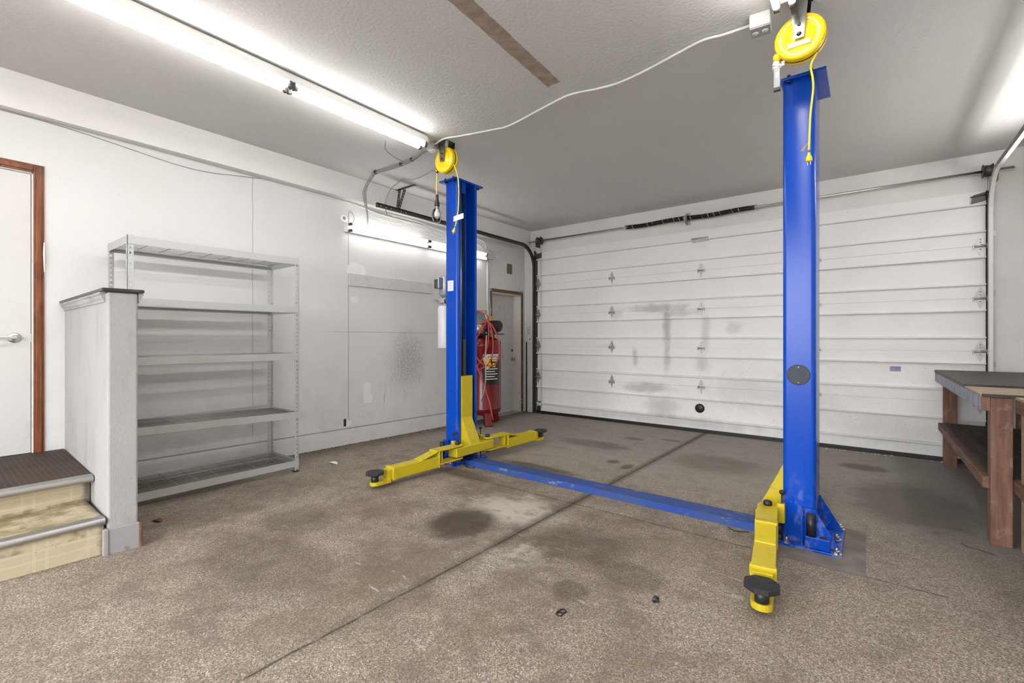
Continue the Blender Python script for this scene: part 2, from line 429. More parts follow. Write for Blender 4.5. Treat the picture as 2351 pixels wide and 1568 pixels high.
M['cap_black'] = paint('black_cap_paint', (.03, .028, .027), .35, .3, (.2, .19, .18), 20)
M['mould'] = mat_wood('grey_moulding', (.30, .295, .29), (.46, .45, .44), 0, .45)
M['base_grey'] = paint('grey_base_board', (.34, .335, .34), .5, .75, (.12, .115, .115), 14)
M['vinyl'] = mat_vinyl(); M['mat'] = mat_mat()
M['alum'] = paint('dull_aluminium', (.40, .39, .38), .40, .35, (.22, .21, .2), 14, .85)
M['steel'] = paint('bright_steel', (.62, .61, .60), .28, .2, (.2, .19, .18), 20, 1.0)
M['chrome'] = paint('smoky_chrome', (.20, .195, .19), .22, .25, (.6, .59, .57), 30, 1.0)
M['galv'] = paint('galvanised_steel', (.46, .455, .44), .45, .35, (.2, .19, .18), 18, .8)
M['darksteel'] = paint('dark_oiled_steel', (.10, .095, .09), .45, .4, (.04, .035, .03), 18, .7)
M['shelf'] = paint('grey_shelf_paint', (.48, .485, .475), .42, .3, (.30, .29, .27), 8, .15)
M['wire'] = paint('shelf_wire', (.36, .355, .345), .40, .5, (.10, .09, .075), 12, .5)
M['rubber'] = paint('black_rubber', (.018, .018, .018), .62, .5, (.11, .105, .10), 16, 0, .5, 60)
M['black'] = paint('black_plastic', (.014, .014, .015), .4, .2, (.08, .08, .08), 20)
M['blue'] = mat_column_blue(); M['beam'] = mat_beam_blue()
M['navy'] = paint('dark_blue_paint', (.012, .028, .12), .35, .1)
M['yellow'] = paint('yellow_lift_paint', (.58, .45, .012), .42, .5, (.24, .17, .03), 16, 0, .15, 90)
M['reel'] = paint('yellow_reel_enamel', (.86, .60, .008), .26, .1, (.5, .34, .02), 10)
M['cord'] = paint('yellow_cord', (.88, .66, .01), .45, .1)
M['tube'] = mat_emit('lit_fluorescent_tube', (1.0, .985, .955), 11.0)
M['tube_wall'] = mat_emit('old_fluorescent_tube', (1.0, .985, .955), 4.3)
M['tube_right'] = mat_emit('fluorescent_tube', (1.0, .985, .955), 8.0)
M['tube_dim'] = mat_emit('dim_fluorescent_tube', (1.0, .98, .95), 1.2)
M['fixture'] = paint('white_fixture_enamel', (.74, .735, .72), .35, .15, (.4, .39, .37), 6)
M['conduit'] = paint('white_painted_conduit', (.78, .77, .75), .5, .2, (.35, .33, .31), 14)
M['greywire'] = paint('grey_cable', (.27, .265, .26), .5, .2)
M['red'] = paint('red_tank_enamel', (.17, .005, .006), .22, .3, (.05, .006, .006), 5)
M['hose'] = paint('red_air_hose', (.55, .055, .04), .45, .2, (.25, .03, .03), 14)
M['motor'] = paint('grey_motor_paint', (.36, .40, .41), .35, .2, (.12, .12, .12), 14, .4)
M['tank'] = paint('milky_reservoir', (.62, .60, .62), .35, .3, (.36, .33, .40), 3)
M['cast'] = paint('cast_aluminium', (.50, .49, .47), .4, .4, (.12, .11, .1), 25, .7)
M['bulb'] = paint('frosted_bulb', (.72, .70, .68), .25, .1)
M['paper'] = paint('white_label', (.82, .82, .80), .5, .12, (.55, .55, .53), 25)
M['lblack'] = paint('black_label', (.012, .012, .012), .3, .1)
M['lyellow'] = paint('yellow_label', (.78, .62, .03), .4, .1)
M['purple'] = paint('purple_sticker', (.36, .22, .46), .5, .7, (.75, .72, .74), 45)
M['brass'] = paint('old_brass', (.46, .34, .12), .3, .4, (.08, .06, .03), 30, 1.0)
M['spring'] = mat_spring()
M['board'] = paint('grey_painted_board', (.60, .59, .575), .55, .55, (.22, .2, .19), 16)
M['bare'] = paint('bare_plaster', (.78, .77, .75), .7, .15, (.6, .58, .56), 20)
M['hole'] = paint('dark_cavity', (.03, .028, .026), .9, 0)
M['wood_leg'] = mat_wood('old_timber', (.15, .070, .045), (.26, .145, .105), 2, .65, (.36, .27, .22), .35)
M['wood_y'] = mat_wood('old_timber_rail', (.13, .065, .042), (.25, .145, .10), 1, .65)
M['wood_top'] = mat_wood('oil_black_top', (.030, .024, .020), (.085, .066, .052), 0, .5, (.22, .17, .12), .3)
M['wood_light'] = mat_wood('pale_plywood', (.34, .26, .175), (.46, .37, .265), 0, .6)
M['apron'] = mat_wood('daylight_tinted_rail', (.22, .24, .31), (.38, .41, .50), 2, .5, (.06, .06, .08), .6)  # bluish daylight painted into the wood colour
M['wood_shelf'] = mat_wood('dark_planks', (.040, .032, .027), (.10, .082, .068), 1, .6)
M['concrete'] = paint('outside_asphalt', (.13, .13, .13), .8, .2)
M['frame'] = paint('vent_white', (.72, .71, .69), .5, .2)
M['leaf'] = paint('dry_leaf', (.16, .07, .025), .7, .3)
M['twig'] = paint('brown_twig', (.06, .04, .025), .8, .2)

# ================================================================== SETTING
mb = MB(); mb.hexa([(XL - .3, YB - .1, FZ(YB - .1) - .12), (XR + .15, YB - .1, FZ(YB - .1) - .12), (XR + .15, 6.85, FZ(6.85) - .12), (XL - .3, 6.85, FZ(6.85) - .12),
                    (XL - .3, YB - .1, FZ(YB - .1)), (XR + .15, YB - .1, FZ(YB - .1)), (XR + .15, 6.85, FZ(6.85)), (XL - .3, 6.85, FZ(6.85))])
struct('floor', mb, M['floor'])
struct('ceiling', MB().box(XL - .3, XR + .15, YB - .15, 6.85, ZC, ZC + .12), M['ceil'])
# left wall with its two door openings
D1a, D1b, D1t, DECK = -.40, .525, 2.48, .452
D2a, D2b, D2t = 5.66, 6.45, 2.03
wl = MB(); TH = .16
for a, b, z0, z1 in ((YB, D1a, -.1, ZC), (D1b, D2a, -.1, ZC), (D2b, 6.70, -.1, ZC), (D1a, D1b, -.1, DECK - .02), (D1a, D1b, D1t, ZC), (D2a, D2b, D2t, ZC)):
    wl.box(XL - TH, XL, a, b, z0, z1)
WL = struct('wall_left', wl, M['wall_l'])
# bits that belong to the left wall
p = onX(843, 903, XL); mbp = MB()
def patch(c, pts, t=.003):
    return MB().prism([(XL + .0005, c.y + a, c.z + b) for a, b in pts], (t, 0, 0))
patch(p, [(-.05, -.11), (.06, -.12), (.075, -.03), (.045, .0), (.05, .12), (-.02, .14), (-.045, .10), (-.055, 0)]).build('torn_plaster', M['bare'], WL, label='torn patch of bare white plaster')
p = onX(818, 620, XL); patch(p, [(-.13, -.05), (.12, -.06), (.13, .02), (.08, .07), (-.07, .08), (-.12, .03)]).build('torn_plaster', M['bare'], WL, label='torn patch of bare white plaster')
p = onX(811, 689, XL); patch(p, [(-.05, 0), (0, -.04), (.07, -.02), (.06, .035), (-.03, .04)]).build('torn_plaster', M['bare'], WL, label='torn patch of bare white plaster')
p = onX(790, 501, XL); MB().lathe((XL, p.y, p.z), (1, 0, 0), [(.050, 0), (.052, .003), (.040, .004)], 24).build('patch_ring', M['bare'], WL)
MB().lathe((XL + .004, p.y, p.z), (1, 0, 0), [(.020, 0), (.018, .001)], 9).build('hole', M['greywire'], WL)
p = onX(797, 971, XL)
MB().box(XL, XL + .003, p.y - .045, p.y - .015, p.z - .035, p.z + .05).build('hole', M['hole'], WL)
patch(p, [(-.01, -.04), (.05, -.03), (.06, .03), (.02, .02), (-.01, .045)]).build('torn_plaster', M['bare'], WL)
# garage-side wall with the door opening
wf = MB()
for a, b, z0, z1 in ((XL - .16, -4.56, -.1, ZC), (.95, XR + .15, -.1, ZC), (-4.56, .95, 2.76, ZC)):
    wf.box(a, b, YG, YG + .14, z0, z1)
WF = struct('wall_far', wf, M['wall'])
sw = MB()
for a, b in (((1210, 753), (1213, 758)), ((1210, 761), (1217, 757)), ((1211, 766), (1217, 764)), ((1213, 759), (1212, 767)), ((1217, 750), (1214, 756))):
    sw.bar(onY(*a, YG - .001), onY(*b, YG - .001), .004, .002, (0, 1, 0))
sw.build('pencil_scribble', M['black'], WF)
# right and back walls (behind / beside the photographer); the open bay behind is added, its height set for daylight and reflections
struct('wall_right', MB().box(XR, XR + .14, YB, 6.7, -.1, ZC), M['wall'])
wb = MB()
OX0, OX1, OZ = -3.6, .6, 2.9
for a, b, z0, z1 in ((XL - .16, OX0, -.1, ZC), (OX1, XR + .15, -.1, ZC), (OX0, OX1, OZ, ZC)): wb.box(a, b, YB - .14, YB, z0, z1)
struct('wall_back', wb, M['wall'])
# soffit along the top of the left wall (runs very slightly out of square)
so = MB(); so.hexa([(XL, YB, 2.888), (-4.728, YB, 2.888), (-4.66, YG, 2.868), (XL, YG, 2.868), (XL, YB, ZC), (-4.728, YB, ZC), (-4.66, YG, ZC), (XL, YG, ZC)])
struct('trim_1', so, M['soffit'], label='painted soffit along the top of the left wall')
bb = MB()
def basebit(mb, y0, y1, x0, x1, h=.184):
    mb.hexa([(x0, y0, FZ(y0) - .01), (x1, y0, FZ(y0) - .01), (x1, y1, FZ(y1) - .01), (x0, y1, FZ(y1) - .01), (x0, y0, FZ(y0) + h), (x1, y0, FZ(y0) + h), (x1, y1, FZ(y1) + h), (x0, y1, FZ(y1) + h)])
basebit(bb, .83, 4.55, XL, XL + .008); basebit(bb, 4.553, 5.58, XL, XL + .008)
struct('baseboard_left', bb, M['wall_l'], bevel=.003)
bf = MB().box(-4.70, -4.58, YG - .008, YG, -.01, .175); struct('baseboard_far', bf, M['wall'], bevel=.003)

# ---- door 1: white slab door at the head of the steps
d1 = MB().box(XL - .05, XL - .012, D1a + .006, D1b - .012, DECK + .002, D1t - .012)
DOOR1 = struct('door_1', d1, M['door_white'], label='white slab door at the head of the steps')
jm = MB(); jm.box(XL - TH, XL - .005, D1b - .008, D1b, DECK, D1t); jm.box(XL - TH, XL - .005, D1a, D1a + .004, DECK, D1t); jm.box(XL - TH, XL - .005, D1a, D1b, D1t - .008, D1t); jm.box(XL - .075, XL - .053, D1a, D1b, DECK, D1t)
jm.build('jamb', M['jamb'], DOOR1)
MB().box(XL - TH, XL - .052, D1a, D1b, DECK - .02, DECK + .02).build('sill_light_block', M['hole'], DOOR1)  # added dark box that stops daylight leaking under the door
cs = MB()
for a, b, z0, z1 in ((D1b, D1b + .055, DECK, D1t + .06), (D1a - .055, D1a, DECK, D1t + .06), (D1a, D1b, D1t, D1t + .06)):
    cs.box(XL, XL + .012, a, b, z0, z1)
    if b - a < .1:
        cs.box(XL + .012, XL + .02, a + .012, a + .042, z0, z1 - .01)
    else: cs.box(XL + .012, XL + .02, a, b, z0 + .012, z0 + .045)
cs.build('casing', M['casing'], DOOR1, .003)
q = onX(78, 560, XL); MB().prism([(XL + .0205, D1b + .05, 1.98), (XL + .0205, D1b + .057, 1.98), (XL + .0205, D1b + .057, 1.76), (XL + .0205, D1b + .052, 1.77), (XL + .0205, D1b + .047, 1.9)], (.001, 0, 0)).build('bare_patch', M['bare'], DOOR1)
lv = MB(); ly, lz = .432, 1.285
lv.lathe((XL - .012, ly, lz), (1, 0, 0), [(.036, 0), (.036, .006), (.030, .011), (.014, .013), (.012, .045), (.0, .046)], 28)
lv.bar((XL + .035, ly + .012, lz), (XL + .037, ly - .115, lz + .001), .012, .017)
lv.build('lever_handle', M['steel'], DOOR1, .002)
MB().box(XL - .013, XL - .006, D1b - .012, D1b - .009, lz - .03, lz + .03).build('latch_plate', M['steel'], DOOR1)

# ---- door 2: grey door in the far corner, set back in its jamb
LX = XL - .15
d2 = MB().box(LX - .04, LX, D2a + .004, D2b - .012, .014, D2t - .012)
DOOR2 = struct('door_2', d2, M['door_grey'], label='grey door in the far left corner')
jm = MB(); jm.box(LX - .05, XL - .002, D2b - .012, D2b, -.01, D2t); jm.box(LX - .05, XL - .002, D2a, D2a + .004, -.01, D2t); jm.box(LX - .05, XL - .002, D2a, D2b, D2t - .012, D2t); jm.box(LX - .06, LX - .042, D2a, D2b, 0, D2t)
jm.build('jamb', M['jamb'], DOOR2)
cs = MB()
for a, b, z0, z1 in ((D2b, D2b + .052, .002, D2t + .055), (D2a - .055, D2a, .012, D2t + .055), (D2a, D2b, D2t, D2t + .055)): cs.box(XL, XL + .013, a, b, z0, z1)
cs.build('casing', M['casing_old'], DOOR2, .003)
ky, kz = 6.385, .92
kb = MB(); kb.lathe((LX, ky, kz), (1, 0, 0), [(.033, 0), (.033, .006), (.012, .01), (.012, .03), (.026, .036), (.030, .05), (.024, .062), (0, .066)], 24)
kb.build('knob', M['brass'], DOOR2)
MB().lathe((LX, ky, 1.07), (1, 0, 0), [(.020, 0), (.018, .012), (.006, .013), (.006, .03), (0, .031)], 18).build('deadbolt', M['darksteel'], DOOR2)
ht = MB(); ht.box(LX, LX + .004, 6.05, 6.075, 1.06, 1.23)
ht.tube(smooth_path([(LX + .002, 6.062, 1.08), (LX + .012, 6.04, 1.03), (LX + .03, 5.98, 1.0), (LX + .03, 5.9, 1.0)], 6), .009, 8); ht.build('bracket', M['darksteel'], DOOR2)
MB().box(LX - .02, XL + .05, D2a, D2b, FZ(6) - .004, .016).build('threshold', M['alum'], DOOR2)

# ---- door 3: sectional garage door
seams = [.045, .623, 1.151, 1.685, 2.21, 2.759]
ribs = [.174, .455, .754, 1.029, 1.288, 1.563, 1.822, 2.097, 2.353, 2.628]
GX0, GX1, GYF = -4.52, .925, YG - .012
DOOR3 = bpy.data.objects.new('door_3', None); COL.objects.link(DOOR3); DOOR3.location = (-1.8, YG, 0); DOOR3['wl'] = (-1.8, YG, 0)
DOOR3['kind'] = 'structure'; DOOR3['label'] = 'white sectional garage door with horizontal ribs'
def hinge(mb, x, z, s=1.0, big=False):
    y = GYF
    w, h = (.042, .10) if not big else (.05, .11)
    mb.prism([(x - w * .9, y, z), (x + w * .9, y, z), (x + w * .55, y, z + h * .55), (x, y, z + h), (x - w * .55, y, z + h * .55)], (0, -.004, 0))
    mb.prism([(x - w * .8, y, z), (x + w * .8, y, z), (x, y, z - h)], (0, -.004, 0))
    mb.cyl((x - w * 1.1, y - .012, z - .004), (x + w * 1.1, y - .012, z - .004), .010, 10)
    for sx in (-1, 1): mb.box(x + sx * w - .004, x + sx * w + .004, y - .022, y, z - .03, z + .012)
    for dz in (.035, .065, -.035): mb.lathe((x, y - .004, z + dz), (0, -1, 0), [(.006, 0), (.005, .004), (0, .005)], 8)
for i in range(5):
    z0, z1 = seams[i], seams[i + 1]
    r0, r1 = ribs[2 * i], ribs[2 * i + 1]
    # cross-section in (y, z): flat stiles near the seams, recessed pan between two rolled beads
    f = GYF; d = .016
    prof = [(f + .035, z0 - .007), (f + .016, z0 - .007), (f + .016, z0 + .001), (f, z0 + .001), (f, r0 - .019), (f + .014, r0 - .018), (f + .014, r0 - .008), (f - .019, r0 - .008), (f - .022, r0 + .002), (f - .019, r0 + .009), (f + d, r0 + .013),
            (f + d, r1 - .022), (f + .026, r1 - .021), (f + .026, r1 - .011), (f - .019, r1 - .010), (f - .022, r1 - .003), (f - .019, r1 + .006), (f, r1 + .007), (f, z1 - .001), (f + .0155, z1 - .001), (f + .0155, z1 - .0085), (f + .035, z1 - .0085)]
    sec = MB().prism([(GX0, y, z) for y, z in prof], (GX1 - GX0, 0, 0))
    SEC = sec.build('section', M['gdoor'], DOOR3)
    if i < 4:
        for hx in (-3.123, -1.807, -.49, .885, -4.488):
            hm = MB(); e = abs(hx) > 4 or hx > .8
            hinge(hm, hx, seams[i + 1], 1, e)
            if e:
                sg = 1 if hx > 0 else -1
                hm.cyl((hx, f - .018, z1 + .006), (hx + sg * .075, f - .018, z1 + .006), .006, 8)
                hm.lathe((hx + sg * .045, f - .018, z1 + .006), (sg, 0, 0), [(.022, 0), (.022, .016)], 14)
            hm.build('hinge', M['galv'], SEC)
    if i == 4:
        bk = MB()
        for hx, sg in ((.87, 1), (-4.47, -1)):
            bk.prism([(hx - .055, f - .004, 2.64), (hx + .05, f - .004, 2.66), (hx + .05, f - .004, 2.74), (hx - .04, f - .004, 2.72)], (0, -.03, 0))
            bk.cyl((hx - sg * .06, f - .04, 2.70), (hx + sg * .09, f - .04, 2.715), .006, 8)
            bk.lathe((hx + sg * .055, f - .04, 2.71), (sg, 0, 0), [(.022, 0), (.022, .016)], 14)
        bk.build('top_bracket', M['darksteel'], SEC)
        la = MB(); la.box(-1.925, -1.715, f - .022, f - .014, 2.598, 2.655)
        la.cyl((-1.935, f - .03, 2.636), (-1.72, f - .03, 2.642), .007, 8)
        for q in (-1.89, -1.82, -1.75): la.lathe((q, f - .022, 2.612), (0, -1, 0), [(.008, 0), (.006, .006), (0, .007)], 8)
        la.box(-1.90, -1.87, f - .034, f - .02, 2.625, 2.65); la.box(-1.77, -1.74, f - .034, f - .02, 2.627, 2.652)
        la.build('latch', M['galv'], SEC)
    if i == 0:
        vp = MB().lathe((-1.828, f + .013, .327), (0, -1, 0), [(.062, 0), (.062, .010), (.054, .019), (.03, .025), (0, .027)], 32)
        vp.lathe((-1.835, f - .008, .378), (0, -1, 0), [(.006, 0), (.006, .006)], 10)
        vp.build('round_cap', M['black'], SEC, label='glossy black round cap')
        cb = MB(); cb.box(-4.50, -4.44, f - .02, f, .05, .13); cb.box(-4.50, -4.43, f - .004, f, .185, .205); cb.box(.85, .91, f - .02, f, .05, .13)
        cb.tube(smooth_path([(-4.46, f - .02, .06), (-4.40, f - .06, .01), (-4.34, f - .09, .006), (-4.30, f - .10, .006)], 5), .004, 6)
        cb.build('bottom_bracket', M['darksteel'], SEC)
    if i == 1:
        MB().box(.183, .275, f + .0115, f + .0135, .922, .975).build('sticker', M['purple'], SEC, label='faded purple sticker')
        MB().box(.70, .80, f - .008, f, .80, .835).build('lock_bar', M['galv'], SEC)
        MB().box(.80, .88, f - .03, f, .79, .86).build('lock_box', M['galv'], SEC)
MB().box(GX0 - .01, GX1 + .01, GYF - .008, YG + .03, -.004, .047).build('bottom_seal', M['black'], DOOR3, .006)
jb = MB()
for a, b in ((-4.56, GX0 + .03), (GX1 - .03, .95)): jb.box(a, b, YG + .026, YG + .10, 0, 2.76)
jb.box(-4.56, .95, YG + .026, YG + .10, 2.72, 2.76)
jb.build('weather_strip', M['black'], DOOR3)

# ================================================================== HALF WALL + STEPS
hw = MB()
ya, yb = .690, .654       # near face at the wall / at the end (runs out of square)
hw.hexa([(XL, ya, .03), (-3.34, yb, .03), (-3.34, yb + .135, .03), (XL, ya + .135, .03), (XL, ya, 1.54), (-3.34, yb, 1.54), (-3.34, yb + .135, 1.54), (XL, ya + .135, 1.54)])
HALF = struct('wall_stair', hw, M['stucco'], bevel=.010, label='grey stucco half wall between the steps and the shelving')
cp = MB().hexa([(XL, ya - .03, 1.541), (-3.322, yb - .028, 1.541), (-3.315, yb + .16, 1.541), (XL, ya + .165, 1.541), (XL, ya - .03, 1.560), (-3.322, yb - .028, 1.560), (-3.315, yb + .16, 1.560), (XL, ya + .165, 1.560)])
cp.build('cap', M['cap_black'], HALF, .006, label='black painted cap')
mo = MB(); pf = [(0, 0), (.024, 0), (.024, -.012), (.018, -.018), (.014, -.034), (.007, -.046), (.007, -.056), (0, -.056)]
mo.sweep([((XL + .01, ya, 1.541), (0, -1, 0), (0, 0, 1)), ((-3.395, yb + .0015, 1.541), (0, -1, 0), (0, 0, 1))], pf)
mo.sweep([((XL + .01, ya + .135, 1.541), (0, 1, 0), (0, 0, 1)), ((-3.342, yb + .137, 1.541), (0, 1, 0), (0, 0, 1))], pf)
mo.build('moulding', M['mould'], HALF)
bt = MB()
bt.box(-3.34, -3.322, yb - .002, yb + .137, FZ(.7) - .005, FZ(.7) + .14)
bt.build('base_trim', M['base_grey'], HALF, .003)
MB().box(-3.355, -3.315, yb - .022, yb - .001, FZ(.65) - .005, FZ(.65) + .142).build('base_trim', M['base_grey'], HALF, .003)
MB().box(-3.52, -3.315, yb + .136, yb + .152, FZ(.8) - .005, FZ(.8) + .138).build('base_trim', M['wood_leg'], HALF, .003)

STEPS = thing('entry_steps', 'two cream vinyl covered steps with metal nosings below the white door', 'steps', (-4.1, -.2, FZ(-.2)))
SY0, SY1 = -1.0, .645
s1 = MB(); s1.hexa([(-3.82, SY0, .03), (-3.362, SY0, .03), (-3.362, SY1, .03), (-3.82, SY1, .03), (-3.82, SY0, .285), (-3.362, SY0, .285), (-3.362, SY1, .285), (-3.82, SY1, .285)])
s1.build('lower_step', M['vinyl'], STEPS, .006)
s2 = MB().hexa([(XL + .001, SY0, .06), (-3.80, SY0, .06), (-3.80, .663, .06), (XL + .001, .688, .06), (XL + .001, SY0, DECK - .006), (-3.80, SY0, DECK - .006), (-3.80, .663, DECK - .006), (XL + .001, .688, DECK - .006)]); s2.build('upper_step', M['vinyl'], STEPS, .006)
for k, (x, z) in enumerate(((-3.345, .285), (-3.70, DECK))):
    ns = MB(); y1 = SY1 + (.012 if k else -.002)
    pr = [(0, .004)] + [(.020 + .016 * math.sin(a), -.014 + .018 * math.cos(a)) for a in [i * PI / 8 for i in range(9)]] + [(.012, -.032), (.012, -.028), (.010, 0), (-.035, 0), (-.035, .004)]
    pr = [(.012, -.034), (.020, -.034)] + [(.020 + .018 * math.cos(a), -.015 + .019 * math.sin(a)) for a in [-PI / 2 + i * PI / 8 for i in range(9)]] + [(-.035, .004), (-.035, 0), (.012, -.002)]
    ns.sweep([((x - .02, SY0, z), (1, 0, 0), (0, 0, 1)), ((x - .02, y1, z), (1, 0, 0), (0, 0, 1))], pr)
    ns.build('nosing', M['alum'], STEPS)
MB().box(-3.80, -3.715, SY0, SY1 + .012, DECK - .03, DECK - .006).build('tread_edge', M['vinyl'], STEPS)
MB().hexa([(XL + .002, SY0, DECK - .006), (-3.735, SY0, DECK - .006), (-3.735, SY1 + .018, DECK - .006), (XL + .002, SY1 + .04, DECK - .006), (XL + .002, SY0, DECK), (-3.735, SY0, DECK), (-3.735, SY1 + .018, DECK), (XL + .002, SY1 + .04, DECK)]).build('ribbed_mat', M['mat'], STEPS, label='dark brown ribbed mat')

# ================================================================== STEEL SHELVING
SH = thing('shelving_unit', 'tall grey boltless metal shelving unit with five wire decks against the left wall', 'shelving', (-4.39, 1.53, FZ(1.53)))
fx, bx, y0, y1, zt = -4.13, -4.66, .915, 2.15, 2.015
def perf_angle(mb, x, y, sx, sy, z0, z1, w=.036, t=.0022, pitch=.038):
    """L post: corner at (x,y), flanges towards sx and sy, real slots"""
    n = int((z1 - z0) / pitch)
    for ax in (0, 1):
        def bx2(a0, a1, za, zb):
            if ax == 0: mb.box(min(x + sx * a0, x + sx * a1), max(x + sx * a0, x + sx * a1), min(y, y + sy * t), max(y, y + sy * t), za, zb)
            else: mb.box(min(x, x + sx * t), max(x, x + sx * t), min(y + sy * a0, y + sy * a1), max(y + sy * a0, y + sy * a1), za, zb)
        bx2(0, .012, z0, z1); bx2(.022, w, z0, z1)
        for k in range(n): bx2(.012, .022, z0 + k * pitch + .016, z0 + (k + 1) * pitch)
for x, sx in ((fx, -1), (bx, 1)):
    for y, sy in ((y0, 1), (y1, -1)):
        p = MB(); zf = FZ(y); perf_angle(p, x, y, sx, sy, zf + .012, zt); P = p.build('post', M['shelf'], SH)
        MB().box(min(x + sx * -.003, x + sx * .04), max(x + sx * -.003, x + sx * .04), min(y - sy * .003, y + sy * .04), max(y - sy * .003, y + sy * .04), zf, zf + .013).build('foot', M['black'], P)
levels = [.170, .630, 1.145, 1.570, 2.008]
for li, z in enumerate(levels):
    tl = -.020 if li == 1 else 0.0          # the second deck up has slipped at its right end
    ext = .055 if li == 1 else 0.0
    fr = MB(); hb = .058
    za, zb = z + (.012 if li == 1 else 0), z + tl
    fr.hexa([(fx + .001, y0 + .002, za - hb), (fx + .005, y0 + .002, za - hb), (fx + .005, y1 + ext - .002, zb - hb), (fx + .001, y1 + ext - .002, zb - hb),
             (fx + .001, y0 + .002, za), (fx + .005, y0 + .002, za), (fx + .005, y1 + ext - .002, zb), (fx + .001, y1 + ext - .002, zb)])
    fr.build('front_beam', M['shelf'], SH, .001)
    MB().box(bx - .004, bx, y0 + .002, y1 - .002, z - hb, z).build('back_beam', M['shelf'], SH)
    for y in (y0 - .004, y1 + .001):
        zz = za if y < 1 else zb
        MB().box(bx + .002, fx - .002, y, y + .003, zz - hb, zz).build('side_beam', M['shelf'], SH)
    lg = MB()      # inner ledge flanges
    lg.box(fx - .030, fx - .002, y0 + .005, y1 - .005, z - .036, z - .034) if li != 3 else lg.box(fx - .030, fx - .002, y0 + .005, y1 - .005, z - .05, z - .048)
    lg.box(bx + .002, bx + .028, y0 + .005, y1 - .005, z - .036, z - .034); lg.build('ledge', M['shelf'], SH)
    dk = MB(); nw = 13
    zd = z - .012
    for k in range(nw):
        x = bx + .02 + (fx - bx - .04) * k / (nw - 1)
        dk.tube([(x, y0 + .012, zd + (za - z)), (x, (y0 + y1) / 2, zd + (za - z + zb - z) / 2), (x, y1 - .012, zd + (zb - z))], .0023, 5)
    for k in range(9):
        y = y0 + .03 + (y1 - y0 - .06) * k / 8; zz = zd - .005 + (za - z) * (1 - k / 8) + (zb - z) * k / 8
        bow = .006 if li == 2 and k in (1, 3, 5) else 0
        dk.tube([(bx + .01, y, zz), (bx + .2, y, zz), (fx - .2, y, zz + bow), (fx - .01, y, zz + bow * 3)], .0034 if k % 2 == 0 else .0026, 5)
    dk.build('wire_deck', M['wire'], SH)

# ================================================================== CAR LIFT
LIFT = thing('car_lift', 'blue two-post car lift with yellow swing arms and a low blue floor beam', 'car lift', (-1.81, 3.41, FZ(3.41)))
PY0, PY1, PW = 3.26, 3.56, .17
def rounded(points, r, n=5):
    out = []
    for i, p in enumerate(points):
        p = Vector((p[0], p[1]))
        if i in (0, len(points) - 1): out.append(p); continue
        a = Vector(points[i - 1]) - p; b = Vector(points[i + 1]) - p
        a.normalize(); b.normalize(); s, e = p + a * r, p + b * r; c = s + b * r
        a0 = math.atan2(s.y - c.y, s.x - c.x); a1 = math.atan2(e.y - c.y, e.x - c.x); d = (a1 - a0 + PI) % (2 * PI) - PI
        for k in range(n + 1): t = a0 + d * k / n; out.append(c + Vector((math.cos(t), math.sin(t))) * r)
    return out
def thick(points, t):
    L, R = [], []
    for i, p in enumerate(points):
        d = (points[min(i + 1, len(points) - 1)] - points[max(i - 1, 0)]).normalized(); nn = Vector((-d.y, d.x))
        L.append(p + nn * t / 2); R.append(p - nn * t / 2)
    return L + R[::-1]
